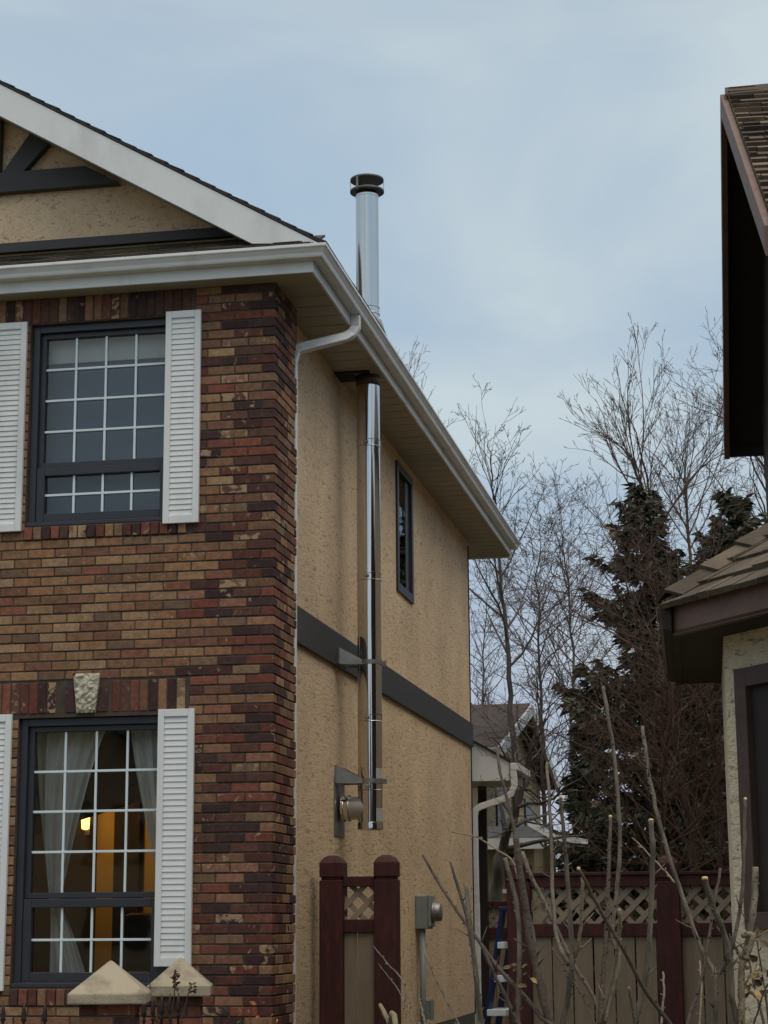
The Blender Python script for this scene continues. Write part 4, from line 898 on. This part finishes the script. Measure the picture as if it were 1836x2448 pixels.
# ================================================================ trees
def tree_mesh(P_, trunk_r, rg, spawn0, n1, l1, ang, tropism, levels, rmin, dens, twist, lenfall, br_r):
    tr, br = MB(), MB(); tr.smooth = True; br.smooth = True
    n = len(P_)
    rad = [max(rmin, trunk_r*(1-.93*(i/(n-1))**.8)) for i in range(n)]
    tr.tube(P_, rad, 8)
    def grow(p, d, L, r, lev):
        seg = 6 if lev == 1 else (4 if lev == 2 else 3)
        pts = [p]; rr_ = [r]; dd_ = d.copy()
        for i in range(seg):
            dd_ = (dd_+Vector((rg.gauss(0,twist), rg.gauss(0,twist), rg.gauss(0,twist)+tropism))).normalized()
            pts.append(pts[-1]+dd_*(L/seg)); rr_.append(max(rmin*.75, r*(1-.8*(i+1)/seg)))
        br.tube(pts, rr_, 5 if r > .02 else (4 if r > .009 else 3), cap=False)
        if lev >= levels: return
        k = max(2, int(L*dens*(1 if lev == 1 else 1.5)+rg.random()))
        for i in range(k):
            t = rg.uniform(.15, .98); s_ = min(seg-1, int(t*seg)); q_ = pts[s_]+(pts[s_+1]-pts[s_])*(t*seg-s_)
            dl = (pts[s_+1]-pts[s_]).normalized(); side = Vector((rg.gauss(0,1), rg.gauss(0,1), rg.gauss(0,1))); side = (side-dl*side.dot(dl)).normalized()
            a = ang*rg.uniform(.7,1.35); grow(q_, (dl*math.cos(a)+side*math.sin(a)).normalized(), L*lenfall*rg.uniform(.5,1.15)*(1.1-.6*t), max(rmin, rr_[s_]*.55), lev+1)
    for i in range(n1):
        t = spawn0+(1-spawn0)*(i+rg.random())/n1; s_ = min(n-2, int(t*(n-1))); f_ = t*(n-1)-s_
        q_ = P_[s_]+(P_[s_+1]-P_[s_])*f_; dl = (P_[s_+1]-P_[s_]).normalized(); az = i*2.4+rg.uniform(-.5,.5)
        side = Vector((math.cos(az), math.sin(az), 0)); side = (side-dl*side.dot(dl)).normalized(); a = ang*rg.uniform(.8,1.3)
        grow(q_, (dl*math.cos(a)+side*math.sin(a)).normalized(), l1*(1.15-.75*t)*rg.uniform(.65,1.2), max(rmin*1.2, min(rad[s_]*.6, br_r)), 1)
    return tr, br
def bare_tree(label, pix, Y, trunk_r, seed, n1, l1, ang=.55, trop=.06, levels=4, rmin=.003, dens=2.6, spawn0=.3, mat='bark', twigmat=None, group='bare trees behind the houses', twist=.12, lenfall=.55, br_r=.03):
    rg = random.Random(seed); pts = [PD(x, y, Y) for x, y in pix]; base = Vector((pts[0].x, Y, 0))
    pts = [base]+pts; fine = []
    for i in range(len(pts)-1):
        for k in range(4): fine.append(pts[i]+(pts[i+1]-pts[i])*(k/4)+Vector((rg.gauss(0,.02), rg.gauss(0,.05), 0))*(0 if i == 0 and k == 0 else 1))
    fine.append(pts[-1])
    o = thing('bare_tree', label, 'tree', base, group)
    tr, br = tree_mesh(fine, trunk_r, rg, spawn0, n1, l1, ang, trop, levels, rmin, dens, twist, lenfall, br_r)
    tr.build('trunk', M[mat], o); br.build('crown', M[twigmat or mat], o)
    return o
bare_tree('slender bare tree with upright trunk rising behind the far eave corner', [(1112,1640),(1101,1500),(1091,1350),(1078,1215),(1068,1100),(1060,1010),(1056,950)], 30, .062, 1, 30, 2.2, .62, .05, 4, .004, 2.9, .34, br_r=.022)
bare_tree('thin straight birch with fine mauve twigs right of the eave corner', [(1180,1820),(1172,1600),(1166,1400),(1164,1250),(1168,1110)], 34, .055, 2, 70, 2.0, .75, .03, 4, .0045, 3.9, .22, 'bark', 'bark_mauve', br_r=.014)
bare_tree('tall bare tree with branches fanned in a vee above the big spruce', [(1440,1500),(1420,1200),(1395,1080),(1380,1030),(1364,990),(1348,955)], 42, .085, 3, 22, 3.9, .40, .05, 4, .0055, 2.1, .36, 'bark_red', br_r=.035)
bare_tree('bare tree with spreading twigs half hidden behind the dark gable at right', [(1690,1500),(1672,1200),(1655,1000),(1645,930),(1630,860)], 38, .075, 4, 34, 3.9, .55, .04, 4, .005, 2.4, .35, 'bark_red', br_r=.03)
bare_tree('bare multi twig tree standing between the vee tree and the dark gable', [(1500,1500),(1490,1200),(1480,1050),(1472,1030),(1464,985)], 44, .065, 5, 34, 3.4, .5, .05, 4, .0052, 2.4, .4, 'bark_red', 'bark_mauve', br_r=.03)
bare_tree('crooked gnarled bare tree in front of the cream far house', [(1072,1930),(1085,1830),(1108,1760),(1135,1690),(1150,1610),(1176,1530)], 27, .115, 6, 18, 1.6, .85, .01, 4, .003, 2.6, .3, 'bark', None, 'bare trees behind the houses', .22, br_r=.04)
bare_tree('bare tree whose highest twigs just show above the white gutter', [(880,1500),(885,1200),(886,950),(882,850),(876,800)], 40, .07, 7, 18, 1.9, .5, .05, 4, .004, 2.0, .55, br_r=.02)
bare_tree('pale twiggy young tree between the eave corner and the spruce', [(1235,1600),(1238,1400),(1225,1250),(1215,1150),(1205,1075)], 40, .045, 8, 46, 2.5, .6, .03, 4, .005, 3.0, .2, 'bark_mauve', br_r=.018)
bare_tree('distant bare tree showing faintly low behind the stucco wall edge', [(1040,1600),(1045,1450),(1050,1330),(1060,1240)], 55, .05, 9, 46, 2.9, .7, .02, 4, .006, 2.4, .15, 'bark_mauve', br_r=.02)
bare_tree('reddish twiggy tree growing in front of the big spruce', [(1500,1850),(1470,1650),(1440,1480),(1400,1350),(1350,1250),(1320,1150)], 24, .045, 10, 60, 2.6, .7, .0, 4, .003, 3.2, .12, 'bark_red', br_r=.014)
bare_tree('reddish brushy tree close to the bay roof at right', [(1560,1850),(1545,1650),(1530,1450),(1520,1280),(1500,1120)], 22, .04, 11, 64, 2.2, .7, .02, 4, .0028, 3.4, .1, 'bark_red', br_r=.012)
bare_tree('tangled reddish shrub tree rising just behind the right fence section', [(1420,1950),(1430,1750),(1445,1580),(1460,1450)], 20, .035, 12, 58, 2.0, .8, .02, 4, .0025, 3.4, .05, 'bark_red', br_r=.011)

def spruce(label, px, ytop, Y, rad_px, seed, dens=1.0):
    rg = random.Random(seed); top = PD(px, ytop, Y); base = Vector((top.x, Y, 0)); h = top.z; R0 = rad_px*1.1067/4648.5*Y
    o = thing('spruce_tree', label, 'tree', base, 'dark spruces behind the fence')
    m_ = MB(); m_.tube([base, base+(top-base)*.5, top], [.2,.11,.01], 8); m_.build('trunk', M['bark'], o)
    n_ = MB()
    cols = [(.095,.075,.050),(.045,.060,.034),(.060,.078,.045),(.030,.038,.021),(.038,.045,.025),(.050,.048,.030),(.060,.050,.035),(.026,.033,.022)]
    z = .3
    lob = [rg.uniform(.62,1.25) for _ in range(97)]
    nb_all = int(h*30*dens)
    for b_i in range(nb_all):
        z = .25+(h-.35)*(b_i+rg.random())/nb_all*1.0; f_ = 1-z/h
        az = rg.uniform(0, 2*math.pi); lb_ = lob[(int(z*1.15+az*.3)*5+int(az/.9)*7) % 97]
        prof_ = R0*min(1, 1.14*f_**.74+.01)
        L = max(.16, prof_*lb_*rg.uniform(.55,1.1)); p0 = base+(top-base)*(z/h)
        d = Vector((math.cos(az), math.sin(az), 0)); sdv = Vector((-d.y, d.x, 0)); dip = -.30*f_+.35*(1-f_)+rg.uniform(-.2,.2)
        pts = [p0+d*(L*t)+Vector((0,0,L*(dip*t+.42*max(0,t-.45)**1.3))) for t in (0,.25,.5,.75,1)]
        n_.cur = (.05,.042,.035,0); n_.tube(pts, [.02,.015,.011,.007,.003], 3, cap=False)
        ns = int(L*62*dens)+12; bt = rg.uniform(.6,1.35); bc = rg.choice(cols)
        for k in range(ns):
            t = .05+.95*((k+rg.random())/ns)**.7; s_ = min(3, int(t*4)); q_ = pts[s_]+(pts[s_+1]-pts[s_])*(t*4-s_)
            sg = rg.choice([-1,1]); q_ = q_+sdv*(sg*rg.random()**1.3*.34*L*(1.08-t))+Vector((0,0,rg.uniform(-.09,.05)))
            sl_ = rg.uniform(.09,.24)
            e = (d*rg.uniform(.3,1)+sdv*sg*rg.uniform(.1,.9)+Vector((0,0,rg.uniform(-.8,.25)))).normalized()
            wv = e.cross(Vector((rg.uniform(-1,1), rg.uniform(-1,1), rg.uniform(-1,1)))).normalized()*rg.uniform(.018,.04)
            c = bc if rg.random() < .6 else rg.choice(cols); kk = bt*rg.uniform(.75,1.3); n_.cur = (c[0]*kk, c[1]*kk, c[2]*kk, 0)
            m1_ = q_+e*sl_*.5
            n_.add([q_-wv*.4, q_+wv*.4, m1_+wv, q_+e*sl_, m1_-wv], [(0,1,2,4),(4,2,3)])
    n_.build('crown', M['needle'], o)
spruce('big dark spruce with ragged drooping boughs behind the lattice fence', 1388, 1048, 30, 290, 31, dens=1.35)
spruce('lower brownish spruce filling the gap beside the cream bay wall', 1505, 1215, 36, 190, 33, 1.15)
spruce('short dark spruce low between the far house and the big spruce', 1262, 1480, 33, 100, 34, 1.1)
spruce('second dark spruce with its top showing above the bay roof', 1572, 1058, 33, 290, 32, 1.3)
# far-off scrub and woods closing the view along the horizon
rg = random.Random(77); ww = MB()
for i in range(5200):
    Y = rg.uniform(58, 95); x = rg.uniform(-30, 22)*Y/75; hh = rg.choice([2.2,3,3.6,4.4])*rg.uniform(.6,1.25); lean = rg.gauss(0,.5)
    b_ = Vector((x, Y, 0)); t_ = b_+Vector((lean, rg.gauss(0,.4), hh)); c = rg.choice([(.06,.047,.042),(.05,.043,.040),(.045,.048,.032),(.075,.06,.055)]); ww.cur = c+(0,)
    ww.tube([b_, b_*.5+t_*.5+Vector((rg.gauss(0,.12),0,0)), t_], [.05,.03,.01], 3, cap=False)
wo_ = ww.build('far_woods', M['needle']); wo_['kind'] = 'stuff'; wo_['label'] = 'low brown scrub and woods along the horizon'; wo_['category'] = 'woods'

# ================================================================ pruned shrubs in the foreground
C8 = lambda x, y: (1080+x*.4557, 1650+y*.4557)
C7 = lambda x, y: (660+x*.3617, 1900+y*.3617)
def cane(mb, pix, Y, dy, r0, r1, foot):
    n = len(pix); pts = [PY(x, y, Y+dy*(1-i/(n-1))) for i, (x, y) in enumerate(pix)]
    if pix[-1][1] > 2425:
        l_ = pts[-1]; f_ = Vector((l_.x+(foot[0]-l_.x)*.35, l_.y+(foot[1]-l_.y)*.3, 0)); d_ = (pts[-1]-pts[-2]).normalized(); pts = pts+[l_+d_*.25, l_+(f_-l_)*.6+d_*.08, f_]
    m = len(pts)
    # smooth + tiny kinks
    fine = []
    for i in range(m-1):
        p0, p1, p2, p3 = pts[max(i-1,0)], pts[i], pts[i+1], pts[min(i+2,m-1)]
        for k in range(4):
            t = k/4; fine.append(.5*((2*p1)+(p2-p0)*t+(2*p0-5*p1+4*p2-p3)*t*t+(3*p1-p0-3*p2+p3)*t**3))
    fine.append(pts[-1]); nf = len(fine)
    rgk = random.Random(int(pix[0][0]*7)); rad = []
    for i in range(nf):
        t = i/(nf-1); r_ = r0+(r1-r0)*t
        if i % 5 == 3: r_ *= 1.08
        rad.append(r_*rgk.uniform(.95,1.05)); fine[i] = fine[i]+Vector((rgk.gauss(0,.0007), rgk.gauss(0,.001), 0))
    mb.smooth = True; mb.tube(fine, rad, 9)
    for i in range(2, nf-1):
        if rgk.random() < .55:
            t_ = (fine[i+1]-fine[i-1]).normalized(); sd_ = t_.cross(Vector((rgk.gauss(0,1), rgk.gauss(0,1), rgk.gauss(0,1)))).normalized(); e_ = (t_*-.75+sd_).normalized(); r_ = rad[i]
            ln = rgk.choice([.008,.010,.012,.012,.05 if r0 > .003 else .01]); p_ = fine[i]+sd_*r_*.6
            mb.tube([p_, p_+e_*ln*.5, p_+e_*ln+t_*-.002], [min(r_*.6,.0035), .0022 if ln < .03 else .0016, .0007], 5)
    return fine
SY = 5.2
pxm = SY/4648.5
def shrub(label, canes, foot, bits=None):
    o = thing('bare_shrub', label, 'shrub', foot, 'cut back shrubs in the foreground')
    for (pix, r0, r1, mat, dy) in canes:
        m_ = MB(); ft = (foot[0]+random.Random(int(pix[0][1])).uniform(-.08,.08), foot[1]+random.Random(int(pix[0][0])).uniform(-.08,.08), 0)
        cane(m_, pix, SY, dy, r0*pxm, r1*pxm, ft); s_ = m_.build('stem', M[mat], o)
        if bits and (pix[0] in bits):
            p = PY(pix[0][0], pix[0][1], SY+dy); c_ = MB(); c_.smooth = True; c_.lathe((p.x,p.y,p.z), [(r0*pxm*1.05,-.004),(r0*pxm*.9,.003),(.001,.004)], 10); c_.build('cut_end', M['cut'], s_)
    return o
# left: leaning dark canes and thin whips in front of the stucco wall
shrub('bare shrub with long dark canes leaning left across the stucco wall', [
 ([C7(968,400),C7(1090,610),C7(1220,800),C7(1350,980),C7(1480,1160),C7(1659,1350),C7(1760,1480)], 3.2, 7, 'cane_dark', .25),
 ([C7(1150,440),C7(1230,700),C7(1280,900),C7(1320,1200),C7(1360,1515)], 3, 8.5, 'cane', -.1),
 ([C7(1250,600),C7(1275,780),C7(1300,1000),C7(1330,1300),C7(1345,1515)], 4.5, 9, 'cane', .1),
 ([C7(970,980),C7(1010,1110),C7(1100,1310),C7(1210,1515)], 1.3, 3, 'cane', .3),
 ([C7(645,1000),C7(740,1120),C7(830,1220),C7(880,1420),C7(910,1515)], 1.2, 3.6, 'cane', .4),
 ([C7(675,1115),C7(740,1200),C7(800,1275),C7(860,1400)], .8, 1.6, 'cane', .45),
 ([C7(690,1390),C7(720,1450),C7(750,1515)], 5, 8, 'cane_pale', .3),
 ([C7(940,1330),C7(960,1400),C7(985,1515)], 2, 5, 'cane', .2),
 ([C8(150,1330),C8(220,1480),C8(290,1620),C8(345,1740)], 4, 6, 'cane_dark', 0),
 ([C8(0,745),C8(60,755),C8(140,775),C8(240,840),C8(320,895),C8(350,1000)], 1.2, 2.6, 'cane_pale', .3),
], (-.72, SY, 0))
s2 = shrub('bare shrub with the tallest grey canes in front of the spruce', [
 ([C8(795,-20),C8(815,120),C8(845,290),C8(872,560),C8(882,830),C8(865,1080),C8(840,1290),C8(880,1380),C8(850,1560),C8(800,1750)], 4.6, 6, 'cane', .3),
 ([C8(235,300),C8(255,430),C8(310,650),C8(345,830),C8(380,1060),C8(430,1320),C8(480,1560),C8(525,1760)], 3, 8.5, 'cane', .1),
 ([C8(335,760),C8(350,900),C8(385,1100),C8(410,1300),C8(450,1500),C8(510,1740)], 7.5, 9.5, 'cane_dark', .0),
 ([C8(500,380),C8(512,560),C8(525,850),C8(530,1100),C8(552,1300),C8(612,1440)], 4, 5.6, 'cane', .35),
 ([C8(572,560),C8(590,760),C8(604,950),C8(622,1200),C8(632,1420),C8(610,1600),C8(580,1760)], 4, 8.5, 'cane', -.1),
 ([C8(665,935),C8(760,1120),C8(900,1360),C8(1000,1550),C8(1150,1760)], 3.8, 6.6, 'cane_dark', -.25),
 ([C8(832,662),C8(826,850),C8(820,1050),C8(812,1260),C8(795,1500),C8(778,1760)], 4.2, 7, 'cane_dark', .15),
 ([C8(372,850),C8(410,960),C8(470,1080),C8(550,1250),C8(640,1440),C8(740,1600),C8(800,1750)], 5, 4.5, 'cane', .2),
 ([C8(280,880),C8(312,1000),C8(340,1120),C8(355,1320),C8(352,1560),C8(345,1750)], 5, 7, 'cane', .05),
 ([C8(685,980),C8(683,1150),C8(668,1320),C8(642,1415),C8(632,1470)], 4.2, 3.8, 'cane_pale', -.1),
 ([C8(880,1150),C8(878,1280),C8(855,1450),C8(800,1680),C8(790,1750)], 4.2, 4.5, 'cane_pale', -.15),
 ([C8(1045,682),C8(1055,850),C8(1047,1100),C8(1035,1350),C8(1005,1560),C8(955,1760)], 6, 7, 'cane', .0),
 ([C8(525,1350),C8(570,1420),C8(640,1530),C8(700,1640),C8(745,1740)], 1.6, 3, 'cane_dark', .2),
 ([C8(930,1560),C8(945,1650),C8(960,1750)], 3, 4, 'cane_pale', -.1),
], (-.42, SY, 0), {C8(832,662), C8(665,935), C8(1045,682), C8(572,560)})
shrub('bare shrub with forked grey canes near the second fence post', [
 ([C8(1000,190),C8(1020,340),C8(1045,500),C8(1100,740),C8(1190,1020),C8(1290,1310),C8(1350,1430),C8(1388,1505),C8(1380,1620),C8(1374,1760)], 4.4, 6.6, 'cane', .2),
 ([C8(1540,570),C8(1532,850),C8(1520,1080),C8(1480,1310),C8(1430,1450),C8(1388,1510),C8(1384,1620),C8(1380,1760)], 3.8, 6.6, 'cane', .0),
 ([C8(1328,985),C8(1352,1080),C8(1390,1180),C8(1440,1310),C8(1462,1450),C8(1470,1600),C8(1500,1760)], 7, 6, 'cane', -.1),
 ([C8(1410,935),C8(1385,1080),C8(1355,1260),C8(1325,1440),C8(1285,1600),C8(1235,1760)], 3, 5.4, 'cane_dark', .15),
 ([C8(948,775),C8(1000,825),C8(1060,890),C8(1120,950),C8(1168,1010)], 1.2, 2.4, 'cane_pale', .15),
 ([C8(1300,1420),C8(1310,1560),C8(1300,1760)], 2, 3, 'cane_pale', .3),
 ([C8(1108,1480),C8(1112,1600),C8(1100,1760)], 2.6, 3.6, 'cane', .3),
], (-.1, SY, 0), {C8(1328,985), C8(1540,570)})
s4 = shrub('stubby pale pruned shrub with a few curled dead leaves by the cream wall', [
 ([C8(1592,935),C8(1588,1060),C8(1580,1160),C8(1560,1290),C8(1540,1420)], 7.5, 9, 'cane', .1),
 ([C8(1520,1290),C8(1560,1280),C8(1580,1300),C8(1550,1390),C8(1522,1450),C8(1522,1600),C8(1520,1760)], 6, 9.5, 'cane_pale', .0),
 ([C8(1480,1330),C8(1500,1370),C8(1520,1420),C8(1525,1520),C8(1524,1760)], 3.5, 9, 'cane_pale', .05),
 ([C8(1555,1400),C8(1580,1520),C8(1610,1640),C8(1640,1760)], 2.4, 4, 'cane_dark', .1),
 ([C8(1600,1310),C8(1625,1450),C8(1650,1620),C8(1665,1760)], 1.6, 3, 'cane_dark', .0),
 ([C8(1660,1540),C8(1630,1600),C8(1600,1700),C8(1580,1760)], 1.6, 3, 'cane', -.1),
], (.16, SY, 0), {C8(1592,935)})
rg = random.Random(4)
DL = [lin(150,130,84), lin(90,74,48), lin(64,52,38), lin(120,100,66), lin(76,60,42)]
def dead_leaf(x, y, dy, size, parent, k):
    m_ = MB(); leaf(m_, PY(*C8(x, y), SY+dy), size, rg, DL, k); m_.build('leaf', M['deadleaf'], parent)
for (x, y) in [(1560,1470),(1590,1520),(1615,1480),(1600,1560),(1640,1520),(1575,1585),(1630,1600),(1610,1430),(1650,1650),(1590,1610),(1550,1545),(1600,1290),(1620,1300)]:
    for k in range(2): dead_leaf(x+rg.uniform(-12,12), y+rg.uniform(-12,12), rg.uniform(-.05,.1), rg.uniform(.022,.04), s4, 1.6)
for (x, y) in [(315,1450),(330,1470),(345,1440),(395,1480),(410,1510),(340,1550),(365,1455),(300,1440),(480,1730)]: dead_leaf(x, y, -.02, rg.uniform(.02,.034), s2, 1.9)
